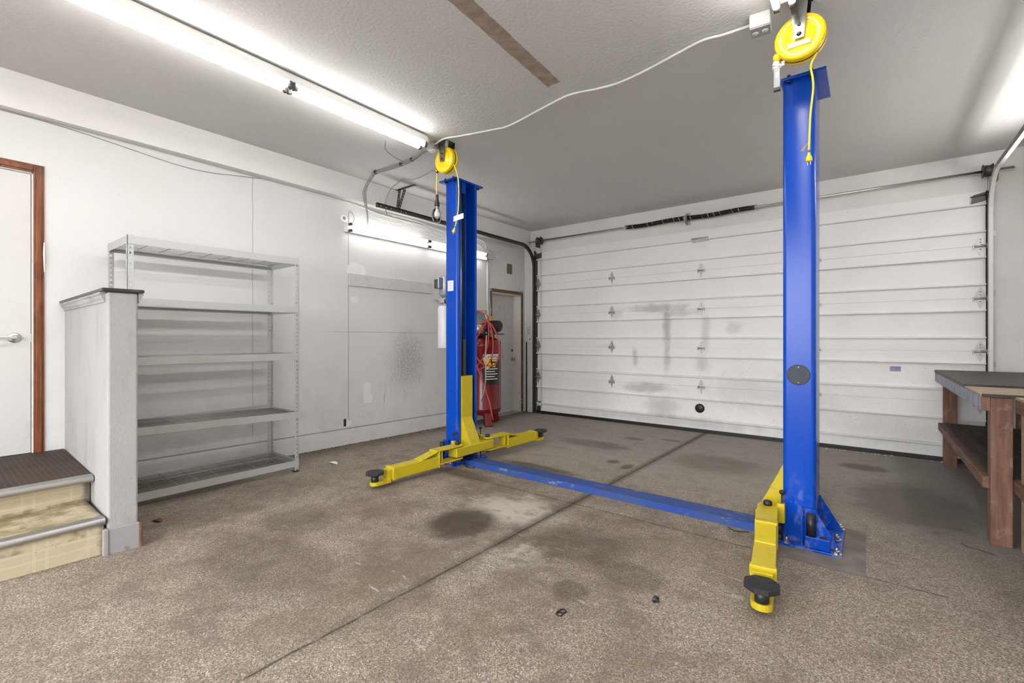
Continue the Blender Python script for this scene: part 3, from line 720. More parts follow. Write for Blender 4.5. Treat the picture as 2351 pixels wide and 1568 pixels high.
def side(x0, sg, right):
    X = lambda x: x0 + sg * x
    zf = FZ(3.41)
    def bx(mb, a, b, y0_, y1_, z0, z1): return mb.box(min(X(a), X(b)), max(X(a), X(b)), y0_, y1_, z0, z1)
    cl = rounded([(-.006, PY0 + .046), (-.006, PY0 + .006), (-PW + .006, PY0 + .006), (-PW + .006, PY1 - .006), (-.006, PY1 - .006), (-.006, PY1 - .046)], .018)
    poly = thick(cl, .012)
    c = MB().prism([(X(q.x), q.y, zf + .016) for q in poly], (0, 0, 2.845 - zf - .016), True)
    C = c.build('column', M['blue'], LIFT)
    bpy.context.view_layer.update()
    for e in (0,):
        try: C.data.set_sharp_from_angle(angle=math.radians(40))
        except Exception: pass
    bp = MB(); bx(bp, -.30, .06, 3.17, 3.65, zf, zf + .016); bp.build('base_plate', M['blue'], C, .003)
    tp = MB(); bx(tp, -.225, .012, 3.228, 3.63, 2.844, 2.861); tp.build('top_plate', M['blue'], C, .003)
    for xx in (-.035, -.15):
        for yy in (3.243, 3.60):
            b = MB(); b.lathe((X(xx), yy, 2.861), (0, 0, 1), [(.011, 0), (.011, .010), (.007, .016), (0, .018)], 6, False); b.lathe((X(xx), yy, 2.844), (0, 0, -1), [(.014, 0), (.014, .010), (.008, .014), (0, .015)], 10)
            b.build('bolt', M['black'], C)
    for gy, full in ((3.236, True), (3.575, False)):
        g = MB(); g.prism([(X(-.10), gy, zf + .017), (X(-.10), gy, zf + .225), (X(-.17), gy, zf + .225), (X(-.285), gy, zf + .03), (X(-.285), gy, zf + .017)], (0, .012, 0))
        if full: bx(g, -.10, -.112, 3.20, 3.248, zf + .017, zf + .225)
        g.build('gusset', M['blue'], C, .002)
    k = MB(); bx(k, -.125, -.245, 3.178, 3.234, zf + .018, zf + .082); K = k.build('socket_block', M['blue'], C, .003)
    MB().lathe((X(-.214), 3.205, zf + .0815), (0, 0, 1), [(.020, 0), (.020, .0012), (.0, .0013)], 22).build('socket_hole', M['hole'], C)
    et = MB(); et.lathe((X(-.152), 3.204, zf + .083), (0, 0, 1), [(.024, 0), (.024, .125), (.019, .125), (.018, .03), (0, .03)], 24); et.build('extension_tube', M['black'], C, label='black pad extension tube')
    for xx, yy in ((-.03, 3.195), (-.275, 3.19), (-.265, 3.42), (-.275, 3.62), (-.03, 3.62)):
        b = MB(); b.lathe((X(xx), yy, zf + .016), (0, 0, 1), [(.026, 0), (.026, .003)], 20); b.lathe((X(xx), yy, zf + .019), (0, 0, 1), [(.015, 0), (.015, .016), (.013, .017)], 6, False); b.lathe((X(xx), yy, zf + .036), (0, 0, 1), [(.009, 0), (.009, .012), (0, .013)], 10)
        b.build('anchor_bolt', M['steel'], C)
    # inside the channel: cylinder rod, chain, pulley plate
    MB().cyl((X(-.078), 3.388, .90), (X(-.078), 3.388, 2.78), .029, 20).build('hydraulic_cylinder', M['black'], C)  # black cylinder, placed to also give the channel its dark shade
    r = MB(); r.cyl((X(-.03), 3.342, .85), (X(-.03), 3.342, 2.80), .0055, 10); r.build('lift_cable', M['steel'], C)
    ch = MB()
    for i in range(26): zz = .86 + i * .0155; bx(ch, -.020, -.045, 3.365 + (.002 if i % 2 else 0), 3.405 - (.002 if i % 2 else 0), zz, zz + .0105)
    bx(ch, -.027, -.038, 3.37, 3.40, .86, 1.27); ch.build('lift_chain', M['darksteel'], C)
    pp = MB(); bx(pp, -.02, -.03, 3.345, 3.40, 2.735, 2.845); pp.build('pulley_plate', M['blue'], C)
    sl = MB(); bx(sl, -.165, -.02, 3.30, 3.308, .9, 2.8); sl.build('guide_rail', M['darksteel'], C)
    if right:
        MB().lathe((-.337, PY0, 1.06), (0, -1, 0), [(.061, -.002), (.061, .003), (.058, .005)], 40).build('cover_plug', paint('slate_plug', (.022, .028, .045), .5, .3, (.1, .1, .11), 40), C, label='dark round access cover')
        for zz in (1.105, 1.013): MB().lathe((-.336, PY0 - .005, zz), (0, -1, 0), [(.005, 0), (.004, .002), (0, .0025)], 12).build('screw', M['steel'], C)
    else:
        MB().box(-3.332, -3.253, PY0 - .0015, PY0 + .002, 1.752, 1.855).build('label_plate', M['paper'], C, label='small white label')
        mk = MB()
        for i in range(7): mk.box(-3.325, -3.262 - (i % 3) * .008, PY0 - .0022, PY0 - .0012, 1.835 - i * .011, 1.8375 - i * .011)
        mk.build('label_print', M['greywire'], C)
    # carriage
    cg = MB(); bx(cg, -.13, .004, 3.318, 3.480, zf + .19, .905)
    CG = cg.build('carriage', M['yellow'], LIFT, .005)
    gs = MB().prism([(X(.004), 3.325, .495), (X(.004), 3.325, .240), (X(.120), 3.325, .240)], (0, .139, 0))
    gs.build('gusset', M['yellow'], CG)
    ct = MB(); bx(ct, .012, .128, 3.125, 3.665, .150, .240); ct.build('cross_tube', M['yellow'], CG, .008)
    # arms
    for ay, dr in ((3.19, -1), (3.635, 1)):
        off = {(False, -1): -.045, (False, 1): .05, (True, -1): -.115, (True, 1): -.06}[(right, dr)]
        px_ = X(.070)
        d = Vector((sg * off, dr * .90, 0)).normalized()
        s_ = Vector((d.y, -d.x, 0)); o_ = Vector((px_, ay, 0)); up = Vector((0, 0, 1))
        W = lambda l, a, z: o_ + d * l + s_ * a + up * z
        def bl(mb, l0, l1, a0, a1, z0, z1): return mb.hexa([W(l0, a0, z0), W(l1, a0, z0), W(l1, a1, z0), W(l0, a1, z0), W(l0, a0, z1), W(l1, a0, z1), W(l1, a1, z1), W(l0, a1, z1)])
        arm = MB()
        bl(arm, .27, .76, -.052, .052, .108, .205)
        bl(arm, .735, .765, -.057, .057, .104, .209)
        # yoke plates round off behind the pin
        for z0, z1 in ((.247, .262), (.126, .140)):
            pts = [W(.30, -.055, z0), W(0, -.055, z0)] + [W(-.055 * math.sin(a), -.055 * math.cos(a), z0) for a in [PI * i / 10 for i in range(1, 10)]] + [W(0, .055, z0), W(.30, .055, z0)]
            arm.prism(pts, (0, 0, z1 - z0))
        bl(arm, .22, .235, -.045, .045, .14, .25)
        bl(arm, .262, .275, -.058, .058, .106, .262)
        arm.hexa([W(.24, -.05, .262), W(.24, .05, .262), W(.47, .05, .212), W(.47, -.05, .212), W(.24, -.05, .250), W(.24, .05, .250), W(.47, .05, .200), W(.47, -.05, .200)])
        A = arm.build('swing_arm', M['yellow'], LIFT, .004)
        ex = MB(); bl(ex, .70, .80, -.043, .043, .116, .195)
        pts = [W(.78, -.045, .088), W(.90, -.045, .088)] + [W(.90 + .045 * math.sin(a), -.045 * math.cos(a), .088) for a in [PI * i / 10 for i in range(1, 10)]] + [W(.90, .045, .088), W(.78, .045, .088)]
        ex.prism(pts, (0, 0, .030)); ex.build('extension', M['yellow'], A, .003)
        pd = MB(); c0 = W(.905, 0, 0)
        pd.lathe(c0 + up * .100, (0, 0, 1), [(.030, 0), (.030, .075)], 22)
        pd.build('pad_stem', M['black'], A)
        pad = MB(); poly = []
        for i in range(16):
            a = 2 * PI * (i + .3) / 16; rr = .073 * (1.0 + (.035 if i % 2 else -.03)); poly.append((c0.x + rr * math.cos(a), c0.y + rr * math.sin(a), .176))
        pad.prism(poly, (0, 0, .022))
        for i in range(4):
            a = PI / 4 + i * PI / 2; pad.bar((c0.x + .02 * math.cos(a), c0.y + .02 * math.sin(a), .1985), (c0.x + .065 * math.cos(a), c0.y + .065 * math.sin(a), .1985), .012, .004)
        pad.build('lift_pad', M['rubber'], A, .004, label='round black rubber lift pad')
        pn = MB(); pn.lathe(W(0, 0, .105), (0, 0, 1), [(.020, 0), (.020, .157), (.024, .158), (.024, .180), (.017, .182), (.017, .186), (0, .186)], 22); pn.build('pivot_pin', M['black'], A)
        ly_ = 3.215 if dr < 0 else 3.605
        lv = MB(); bx(lv, -.020, .022, ly_ - .022, ly_ + .016, .165, .282); LV = lv.build('lock_block', M['yellow'], A, .006)
        rd = MB(); rd.cyl((X(-.003), ly_, .06), (X(-.003), ly_, .335), .0055, 10); rd.ball((X(-.003), ly_, .348), .0155, 16); rd.build('lock_lever', M['black'], A, label='release rod with black ball knob')
    return C
side(-3.20, 1, False); side(-.42, -1, True)
fb = MB(); ys = [(3.275, .002), (3.308, .044), (3.462, .044), (3.495, .002)]
fb.prism([(-3.10, y, FZ(3.385) + h) for y, h in ys], (2.56, 0, 0)); fb.build('floor_beam', M['beam'], LIFT, .003)
MB().tube(smooth_path([(-3.12, 3.25, .07), (-3.02, 3.22, .056), (-2.96, 3.25, .053)], 5), .0055, 8).build('hydraulic_line', M['black'], LIFT); MB().tube(smooth_path([(-.60, 3.24, .052), (-.68, 3.20, .052), (-.73, 3.25, .052)], 5), .0025, 6).build('loose_wire', M['black'], LIFT)
# hydraulic power unit on the back of the left column
PU = MB(); ux, uy = -3.475, 3.365
PU.lathe((ux, uy, 1.70), (0, 0, 1), [(.030, 0), (.062, .025), (.066, .03), (.066, .21), (.060, .222), (0, .224)], 28)
PUO = PU.build('power_unit', M['motor'], LIFT)
cpb = MB(); cpb.box(ux - .035, ux + .03, uy - .125, uy - .055, 1.785, 1.905); cpb.build('capacitor_box', M['motor'], PUO, .012)
MB().box(ux - .025, ux + .02, uy - .135, uy - .122, 1.79, 1.88).build('switch_box', M['darksteel'], PUO, .004)
vb = MB(); vb.box(ux - .05, ux + .05, uy - .07, uy + .05, 1.64, 1.685); vb.lathe((ux - .02, uy - .07, 1.665), (0, -1, 0), [(.008, 0), (.008, .05), (.014, .052), (.014, .062)], 12); vb.cyl((ux, uy, 1.62), (ux, uy, 1.71), .026, 14); vb.lathe((ux + .02, uy - .05, 1.655), (.3, -1, 0), [(.010, 0), (.010, .03)], 10)
vb.build('valve_block', M['cast'], PUO, .003)
MB().lathe((ux, uy, 1.17), (0, 0, 1), [(.060, 0), (.076, .012), (.078, .02), (.078, .42), (.066, .445), (.03, .455), (0, .456)], 32).build('reservoir', M['tank'], PUO, label='milky cylindrical fluid tank')
MB().box(ux + .04, -3.37, uy - .03, uy + .06, 1.66, 1.70).build('mounting_bracket', M['darksteel'], PUO)

# ================================================================== LIGHT FIXTURES
def strip_light(name, label, cx, za, y0, y1, wall=None, dim=None, single=False):
    """wall=None: under the ceiling; wall=(X, dirX): on a side wall at height za"""
    L = thing(name, label, 'light', (cx, (y0 + y1) / 2, za), 'fluorescent strip lights')
    def P(n_, t_):   # n_: distance from surface, t_: across
        if wall is None: return (cx + t_, za - n_)
        return (wall[0] + wall[1] * n_, za + t_)
    def bx(mb, n0, n1, t0, t1, ya, yb):
        a = P(n0, t0); b = P(n1, t1); return mb.box(min(a[0], b[0]), max(a[0], b[0]), ya, yb, min(a[1], b[1]), max(a[1], b[1]))
    def slope(mb, ya, yb):
        pr = [P(0, -.035), P(0, .035), P(.03, .048), P(.062, .048), P(.062, -.048), P(.03, -.048)]
        return mb.prism([(q[0], ya, q[1]) for q in pr], (0, yb - ya, 0))
    H = slope(MB(), y0, y1).build('housing', M['fixture'], L, .002)
    ym = (y0 + y1) / 2
    for ya, yb, idx in ([(y0 + .03, y1 - .03, 0)] if single else [(y0 + .03, ym - .02, 0), (ym + .02, y1 - .03, 1)]):
        for t in (-.036, .036):
            a = P(.095, t)
            m = M['tube_dim'] if dim == (idx, t > 0) else M['tube' if wall is None else ('tube_wall' if wall[1] > 0 else 'tube_right')]
            T = MB().lathe((a[0], ya, a[1]), (0, 1, 0), [(.012, .0), (.0165, .012), (.0165, yb - ya - .012), (.012, yb - ya)], 16).build('tube', m, L)
            for yy, sg in ((ya, 1), (yb, -1)):
                MB().lathe((a[0], yy - sg * .001, a[1]), (0, sg, 0), [(.0172, .0), (.0175, .016)], 14).build('end_cap', M['alum'], T)
                sk = MB(); bx(sk, .06, .112, t - .014, t + .014, min(yy - sg * .016, yy), max(yy - sg * .016, yy)); sk.build('socket', M['darksteel'], L)
    return L
strip_light('ceiling_light', 'long lit twin-tube fluorescent strip under the ceiling at the left', -3.222, ZC - .012, .36, 2.86)
strip_light('ceiling_light', 'lit twin-tube fluorescent strip whose end shows above the right column', -.352, ZC - .012, .33, 2.83)
strip_light('ceiling_light', 'long lit twin-tube fluorescent strip continuing the left row behind the photographer', -3.222, ZC - .012, -2.30, .30)
strip_light('ceiling_light', 'lit twin-tube fluorescent strip continuing the right row behind the photographer', -.352, ZC - .012, -2.30, .27)
strip_light('wall_light', 'lit twin-tube fluorescent strip on the left wall behind the left column', XL, 2.553, 3.03, 5.46, (XL, 1), (1, True))
strip_light('wall_light', 'lit twin-tube fluorescent strip on the right wall above the workbench', XR, 2.735, 3.35, 5.85, (XR, -1))

# ================================================================== CEILING CABLES, BOXES
jb = thing('junction_box', 'white metal outlet box on the ceiling at the end of the ribbed conduit', 'outlet box', (-.49, 2.99, 3.06), 'ceiling outlet boxes')
b = MB().hexa([(-.545, 2.935, 3.06), (-.440, 2.945, 3.06), (-.447, 3.045, 3.06), (-.552, 3.035, 3.06), (-.545, 2.935, ZC), (-.440, 2.945, ZC), (-.447, 3.045, ZC), (-.552, 3.035, ZC)])
b.build('box', M['conduit'], jb, .006)
MB().hexa([(-.543, 2.937, 3.052), (-.442, 2.947, 3.052), (-.449, 3.043, 3.052), (-.550, 3.033, 3.052), (-.543, 2.937, 3.061), (-.442, 2.947, 3.061), (-.449, 3.043, 3.061), (-.550, 3.033, 3.061)]).build('cover', M['galv'], jb, .003)
for cx in (-.522, -.472):
    o = MB(); o.lathe((cx, 2.99, 3.052), (0, 0, -1), [(.017, 0), (.016, .003), (0, .0031)], 20); O = o.build('outlet', M['paper'], jb)
    MB().box(cx - .006, cx - .004, 2.985, 2.995, 3.0480, 3.0492).build('slot', M['hole'], O)
jb = thing('junction_box', 'grey metal outlet box on the ceiling beside the far cord reel', 'outlet box', (-3.29, 3.03, 3.07), 'ceiling outlet boxes')
MB().hexa([(-3.345, 2.985, 3.075), (-3.235, 2.985, 3.075), (-3.235, 3.085, 3.075), (-3.345, 3.085, 3.075), (-3.345, 2.985, ZC), (-3.235, 2.985, ZC), (-3.235, 3.085, ZC), (-3.345, 3.085, ZC)]).build('box', M['galv'], jb, .006)
MB().lathe((-3.30, 3.03, 3.075), (0, 0, -1), [(.042, 0), (.038, .008), (.016, .009), (0, .0092)], 26).build('outlet', M['conduit'], jb)
pts = [onZ(x, y, 3.124) for x, y in ((1004, 333), (1057, 312), (1130, 298), (1170, 288), (1250, 246), (1290, 225), (1320, 214), (1370, 204), (1420, 190), (1480, 163), (1560, 120), (1615, 92), (1660, 80), (1727, 64))]
pts = [Vector((-3.237, 3.0, 3.112)), Vector((-3.10, 2.99, 3.124))] + pts[1:-1] + [Vector((-.548, 2.99, 3.11))]
sp = smooth_path(pts, 26); n_ = len(sp); rr = [.0075 + (.0014 if i % 2 else 0) for i in range(n_)]
cd = MB().tube(sp, rr, 10)
tag(cd.build('conduit', M['conduit']), 'white ribbed conduit snaking across the ceiling between the two outlet boxes', 'conduit')
CB = thing('cable_bundle', 'grey cables stapled across the ceiling and drooping to the wall light', 'cable', (-3.9, 3.1, 2.7))
base = [onZ(x, y, 3.118) for x, y in ((982, 343), (963, 356), (945, 369), (920, 380), (890, 390), (862, 398))]
tails = [[onX(x, y, X) for x, y, X in ((846, 413, -4.50), (834, 440, -4.60), (836, 462, -4.64), (842, 490, -4.66), (843, 506, -4.71), (843, 518, -4.733))],
         [onX(x, y, X) for x, y, X in ((850, 413, -4.48), (841, 440, -4.57), (841, 462, -4.62), (844, 490, -4.68), (845, 518, -4.735))],
         [onX(x, y, X) for x, y, X in ((853, 411, -4.46), (838, 437, -4.60), (840, 465, -4.66), (844, 478, -4.70), (866, 486, -4.72), (900, 496, -4.74))]]
for i, tl in enumerate(tails):
    o = Vector((.010 * (i - 1), .012 * (i - 1), 0))
    pts = [q + o for q in base] + tl
    MB().tube(smooth_path(pts, 6), .0055, 8).build('cable', M['greywire'], CB)
st = MB()
for x, y in ((945, 369), (862, 398), (920, 380)):
    q = onZ(x, y, 3.112); st.box(q.x - .004, q.x + .004, q.y - .018, q.y + .018, q.z - .004, ZC)
st.build('staple', M['darksteel'], CB)
lp = MB().tube(smooth_path([onZ(886, 322, 3.10)] + [onZ(x, y, 3.10) for x, y in ((884, 338), (889, 348), (900, 357), (915, 366), (932, 373), (945, 371))], 6), .0042, 8)
tag(lp.build('lamp_cord', M['greywire']), 'thin grey cord looping from the ceiling strip light to the stapled cables', 'cable')
c2 = MB().tube(smooth_path([onZ(x, y, 3.122) for x, y in ((994, 391), (975, 402), (960, 409), (945, 412), (925, 413), (912, 421))] + [onX(899, 432, -4.5), onX(889, 450, -4.60), onX(885, 468, -4.67), onX(885, 482, -4.735), onX(889, 492, -4.75)], 6), .005, 8)
tag(c2.build('reel_cord', M['greywire']), 'single grey cord from beneath the far reel across to the left wall', 'cable')
# wires under the soffit
w1 = MB().tube(smooth_path([Vector((XL + .006, y, z)) for y, z in ((.20, 2.872), (.60, 2.872), (.92, 2.848), (1.38, 2.800), (1.64, 2.802), (1.9, 2.84), (2.1, 2.868))], 8), .0024, 6)
tag(w1.build('thin_wire', M['greywire']), 'thin wire sagging along the wall beneath the soffit above the shelving', 'wire')
w2 = MB()
w2.tube(smooth_path([onX(x, y, XL + .008) for x, y in ((700, 440), (770, 458), (830, 476), (866, 490), (930, 508), (1000, 524), (1060, 541), (1095, 548), (1112, 556), (1117, 575))], 6), .006, 8)
w2.tube(smooth_path([onX(x, y, XL + .008) for x, y in ((790, 462), (850, 482), (900, 494), (960, 510), (1020, 532), (1080, 552), (1104, 566), (1113, 580))], 6), .006, 8)
tag(w2.build('wall_wire', M['conduit']), 'pair of white wires running under the door track along the left wall', 'wire')
gb = thing('switch_box', 'small grey box on the left wall above the far door', 'box', (XL, 5.59, 2.53))
MB().box(XL, XL + .05, 5.53, 5.655, 2.535, 2.675).build('box', M['door_grey'], gb, .004)
MB().box(XL + .05, XL + .056, 5.535, 5.65, 2.54, 2.67).build('cover', M['door_grey'], gb, .002)
pp = MB(); pp.cyl((XL + .018, 5.535, 1.60), (XL + .018, 5.535, 2.535), .014, 12)
tag(pp.build('wall_pipe', M['conduit']), 'vertical white conduit dropping from the wall box behind the compressor', 'conduit')
pw = MB().tube(smooth_path([(XL + .008, 5.60, 2.535), (XL + .008, 5.615, 2.3), (XL + .008, 5.595, 2.0), (XL + .016, 5.61, 1.75), (XL + .012, 5.60, 1.5)], 6), .006, 8)
tag(pw.build('wall_wire', M['conduit']), 'loose white wire hanging beside the vertical wall conduit', 'wire')
aw = MB().tube(smooth_path([(XL + .03, 5.66, 2.59), (XL + .02, 5.75, 2.585), (XL + .012, 5.86, 2.61), (XL + .012, 6.0, 2.69), (XL + .012, 6.17, 2.71), (XL + .012, 6.34, 2.62), (XL + .012, 6.46, 2.42), (XL + .012, 6.51, 2.25), (XL + .02, 6.46, 2.13), (XL + .03, 6.32, 2.09)], 8), .0055, 8)
tag(aw.build('arched_wire', M['conduit']), 'white wire arching around the vent down to the far door', 'wire')
vg = thing('wall_vent', 'small louvred vent grille on the wall above the far grey door', 'vent', (XL, 6.12, 2.33))
MB().box(XL, XL + .006, 6.015, 6.225, 2.33, 2.565).build('frame', M['frame'], vg, .002)
MB().box(XL + .006, XL + .0075, 6.05, 6.19, 2.365, 2.53).build('opening', M['hole'], vg)
sl = MB()
for i in range(9): z = 2.372 + i * .0175; sl.hexa([(XL + .007, 6.05, z), (XL + .016, 6.05, z - .004), (XL + .016, 6.19, z - .004), (XL + .007, 6.19, z), (XL + .007, 6.05, z + .003), (XL + .016, 6.05, z + .0), (XL + .016, 6.19, z + .0), (XL + .007, 6.19, z + .003)])
for i in range(5): y = 6.07 + i * .025; sl.box(XL + .008, XL + .014, y, y + .003, 2.365, 2.53)
sl.build('louvre', paint('tan_louvre', (.36, .31, .21), .5, .2), vg)
ls = thing('light_switch', 'white wall switch between the far door and the garage door', 'switch', (-4.675, YG, 1.21))
MB().box(-4.710, -4.640, YG - .006, YG, 1.212, 1.328).build('plate', M['paper'], ls, .003)
MB().box(-4.681, -4.669, YG - .014, YG - .005, 1.255, 1.285).build('toggle', M['black'], ls, .002)
rd = MB().tube([(-4.722, 6.520, FZ(6.52)), (-4.738, 6.542, 1.22)], .011, 8)
tag(rd.build('black_rod', M['black']), 'thin black rod leaning in the corner left of the garage door', 'rod')
bd = MB().box(XL, XL + .02, 3.085, 4.37, 1.895, 2.04)
tag(bd.build('wall_board', M['board'], None, .003), 'grey painted board fixed flat to the wall beneath the wall light', 'board')
wh = MB().tube(smooth_path([onX(x, y, XL + .006) for x, y in ((801, 511), (801, 488), (806, 487), (811, 493), (813, 503), (810, 511))], 5), .002, 6)
tag(wh.build('wire_hook', M['darksteel']), 'small bent wire loop above the near end of the wall light', 'wire')

# ================================================================== CORD REELS
def reel(label, c, r, bx_, by_):
    R = thing('cord_reel', label, 'cord reel', (bx_, by_, c[2]), 'ceiling cord reels')
    cx, cy, cz = c
    f = MB().lathe((cx, cy, cz), (0, -1, 0), [(0, -.030), (r * .985, -.030), (r, -.022), (r, -.004), (r * .96, .006), (r * .70, .012), (r * .67, .006), (r * .60, .006), (r * .57, .010), (r * .2, .014), (0, .014)], 48)
    f.build('front_disc', M['reel'], R)
    bk = MB().lathe((cx, cy + .062, cz), (0, 1, 0), [(0, -.022), (r, -.022), (r, .0), (r * .95, .012), (r * .6, .02), (0, .02)], 48); bk.build('rear_disc', M['reel'], R)
    MB().lathe((cx, cy + .020, cz), (0, 1, 0), [(r * .985, 0), (r * .985, .024)], 48).build('rim_band', M['black'], R)
    # bracket: plate on the ceiling, tapering straps to the hub front and back
    br = MB(); br.box(cx - .055, cx + .055, cy - .035, cy + .09, ZC - .005, ZC)
    for yy, dy in ((cy - .030, 0), (cy + .095, 0)):
        br.prism([(cx - .046, yy, ZC - .002), (cx + .046, yy, ZC - .002), (cx + .022, yy, cz - .022), (cx - .022, yy, cz - .022)], (0, .004, 0))
    B = br.build('bracket', M['chrome'], R)
    sc = MB()
    for dx, dz in ((0, 0), (0, .05)): sc.lathe((cx + dx, cy - .030, cz + dz), (0, -1, 0), [(.009, 0), (.008, .006), (0, .007)], 10)
    for dx in (-.04, .04): sc.lathe((cx + dx, cy - .02, ZC - .005), (0, 0, -1), [(.006, 0), (.005, .004), (0, .005)], 8)
    sc.cyl((cx, cy - .03, cz), (cx, cy + .10, cz), .012, 12)
    sc.build('bolt', M['darksteel'], B)
    return R
def plug(name, R, a, b, mat):
    a, b = Vector(a), Vector(b); d = (b - a).normalized()
    pl = MB().lathe(a, d, [(.006, 0), (.007, .01), (.015, .03), (.016, .048), (.013, .05), (0, .05)], 14); P = pl.build(name, mat, R)
    u = d.cross(Vector((0, 1, 0))).normalized(); pr = MB()
    for s in (-1, 1): pr.bar(a + d * .05 + u * (s * .007), a + d * .068 + u * (s * .007), .0015, .006, (0, 1, 0))
    pr.build('prong', M['steel'], P)
# right reel, over the near-right column
rc = onY(1836, 84, 2.93)
RR = reel('large yellow cord reel hanging from the ceiling above the right column', tuple(rc), .121, -.31, 2.97)
MB().box(rc.x - .055, rc.x + .05, rc.y - .0155, rc.y - .0125, rc.z - .055, rc.z - .030).build('label', paint('worn_label', (.86, .74, .36), .5, .3, (.5, .4, .2), 60), RR)
cy_ = 2.962
MB().tube(smooth_path([Vector((rc.x + .075, cy_, rc.z - .10))] + [onY(x, y, cy_) for x, y in ((1862, 150), (1866, 180), (1867, 205), (1861, 260), (1858, 320), (1857, 345))], 8), .0052, 10).build('power_cord', M['cord'], RR)
plug('plug', RR, onY(1857, 350, cy_), onY(1857.5, 374, cy_), M['cord'])
a = onY(1853, 336, cy_); MB().prism([(a.x - .032, cy_, a.z - .018), (a.x - .018, cy_, a.z - .022), (a.x + .006, cy_, a.z + .018), (a.x - .006, cy_, a.z + .012)], (0, .003, 0)).build('tag', paint('brown_tag', (.30, .24, .17), .6, .3), RR)
gq = onY(1785, 133, 2.955)
MB().ball(gq, .024, 14).build('cord_stop', M['cord'], RR)
MB().tube([Vector((rc.x - .085, 2.955, rc.z - .075)), gq], .010, 8).build('cord_guide', M['black'], RR)
tp = MB()
for i in range(26): tp.ball(gq + Vector((random.uniform(-.018, .030), random.uniform(-.010, .010), -.024 - random.uniform(0, .036))), random.uniform(.006, .012), 6, random.uniform(.6, 1.2))
tp.build('tape_wrap', M['paper'], RR, label='lump of white tape')
a = onY(1784, 155, 2.955); b = onY(1784.5, 203, 2.955)
ls_ = MB().box(a.x - .0165, a.x + .0165, 2.945, 2.965, b.z, a.z); LS = ls_.build('work_light', paint('clear_light_bar', (.30, .30, .30), .25, .3, (.6, .6, .6), 40, .3), RR, .003, label='slim grey work light bar')
MB().box(a.x - .0165, a.x + .0165, 2.943, 2.967, b.z - .014, b.z + .002).build('end_cap', M['black'], LS)
MB().box(a.x - .006, a.x + .008, 2.9435, 2.9455, b.z + .055, b.z + .085).build('light_label', M['paper'], LS)
# left reel, over the far-left column
lc = onY(1019.5, 367, 3.06)
RL = reel('yellow cord reel above the far left column with a caged lamp hanging from it', tuple(lc), .121, -3.2, 3.09)
yl = 3.088
MB().tube(smooth_path([Vector((lc.x + .10, yl, lc.z - .055))] + [onY(x, y, yl) for x, y in ((1050, 400), (1053, 428), (1053, 462), (1051, 490), (1045, 520))], 8), .0058, 8).build('power_cord', M['cord'], RL)
plug('plug', RL, onY(1044, 522, yl), onY(1038, 546, yl), M['cord'])
a = onY(1043, 503, yl); b = onY(1066, 497, yl)
MB().prism([(a.x, yl - .012, a.z - .026), (b.x, yl - .012, b.z - .018), (b.x, yl - .012, b.z + .030), (a.x + .005, yl - .012, a.z + .022)], (0, .002, 0)).build('tag', M['paper'], RL, label='white paper tag')
gq = onY(1003, 393, yl); MB().ball(gq, .022, 12).build('cord_stop', M['brass'], RL)
MB().tube(smooth_path([gq, onY(1003, 410, yl), onY(1002, 430, yl), onY(1003, 448, yl)], 6), .0052, 8).build('lamp_cord', M['cord'], RL)
hz0, hz1 = onY(1003.5, 447, yl), onY(1003.5, 476, yl)
hd = MB().lathe(hz1, (0, 0, 1), [(.020, 0), (.023, .01), (.024, .035), (.018, .06), (.014, .08), (.016, hz0.z - hz1.z - .01), (.010, hz0.z - hz1.z), (0, hz0.z - hz1.z)], 18)
LH = hd.build('lamp_handle', M['black'], RL)
MB().lathe(hz1, (0, 0, -1), [(.024, -.004), (.024, .012)], 18).build('collar', M['steel'], LH)
MB().lathe(hz1 - Vector((0, 0, .012)), (0, 0, -1), [(.014, 0), (.016, .02), (.029, .045), (.032, .065), (.026, .085), (.012, .096), (0, .098)], 20).build('bulb', M['bulb'], LH)
cg = MB()
for i in range(6):
    a = 2 * PI * i / 6 + .3; ca, sa = math.cos(a), math.sin(a)
    cg.tube(smooth_path([hz1 + Vector((ca * r_, sa * r_, -z_)) for r_, z_ in ((.024, .01), (.040, .03), (.046, .07), (.044, .11), (.028, .140), (.0, .148))], 4), .0017, 5)
for r_, z_ in ((.045, .055), (.045, .10)):
    cg.tube([hz1 + Vector((r_ * math.cos(2 * PI * k / 18), r_ * math.sin(2 * PI * k / 18), -z_)) for k in range(18)], .0017, 5, False, True)
cg.tube(smooth_path([hz1 + Vector((.0, 0, -.148)), hz1 + Vector((.012, 0, -.165)), hz1 + Vector((.03, 0, -.16)), hz1 + Vector((.036, 0, -.145))], 4), .002, 5)
cg.build('cage', M['galv'], LH)
sh_ = MB()
for i in range(7):
    a0 = PI * .62 + i * PI * .12
    p_ = []
for k in range(6):
    pass
prof = [(.024, .01), (.042, .03), (.048, .07), (.046, .11), (.030, .142)]
nn = 9; o = len(sh_.v)
for r_, z_ in prof:
    for k in range(nn):
        a = PI * .55 + k * PI * .9 / (nn - 1); sh_.v.append(hz1 + Vector((r_ * 1.03 * math.cos(a), r_ * 1.03 * math.sin(a), -z_)))
for i in range(len(prof) - 1):
    for k in range(nn - 1): sh_.f.append([o + i * nn + k, o + i * nn + k + 1, o + (i + 1) * nn + k + 1, o + (i + 1) * nn + k]); sh_.sm.append(True)
sh_.build('reflector', M['darksteel'], LH)

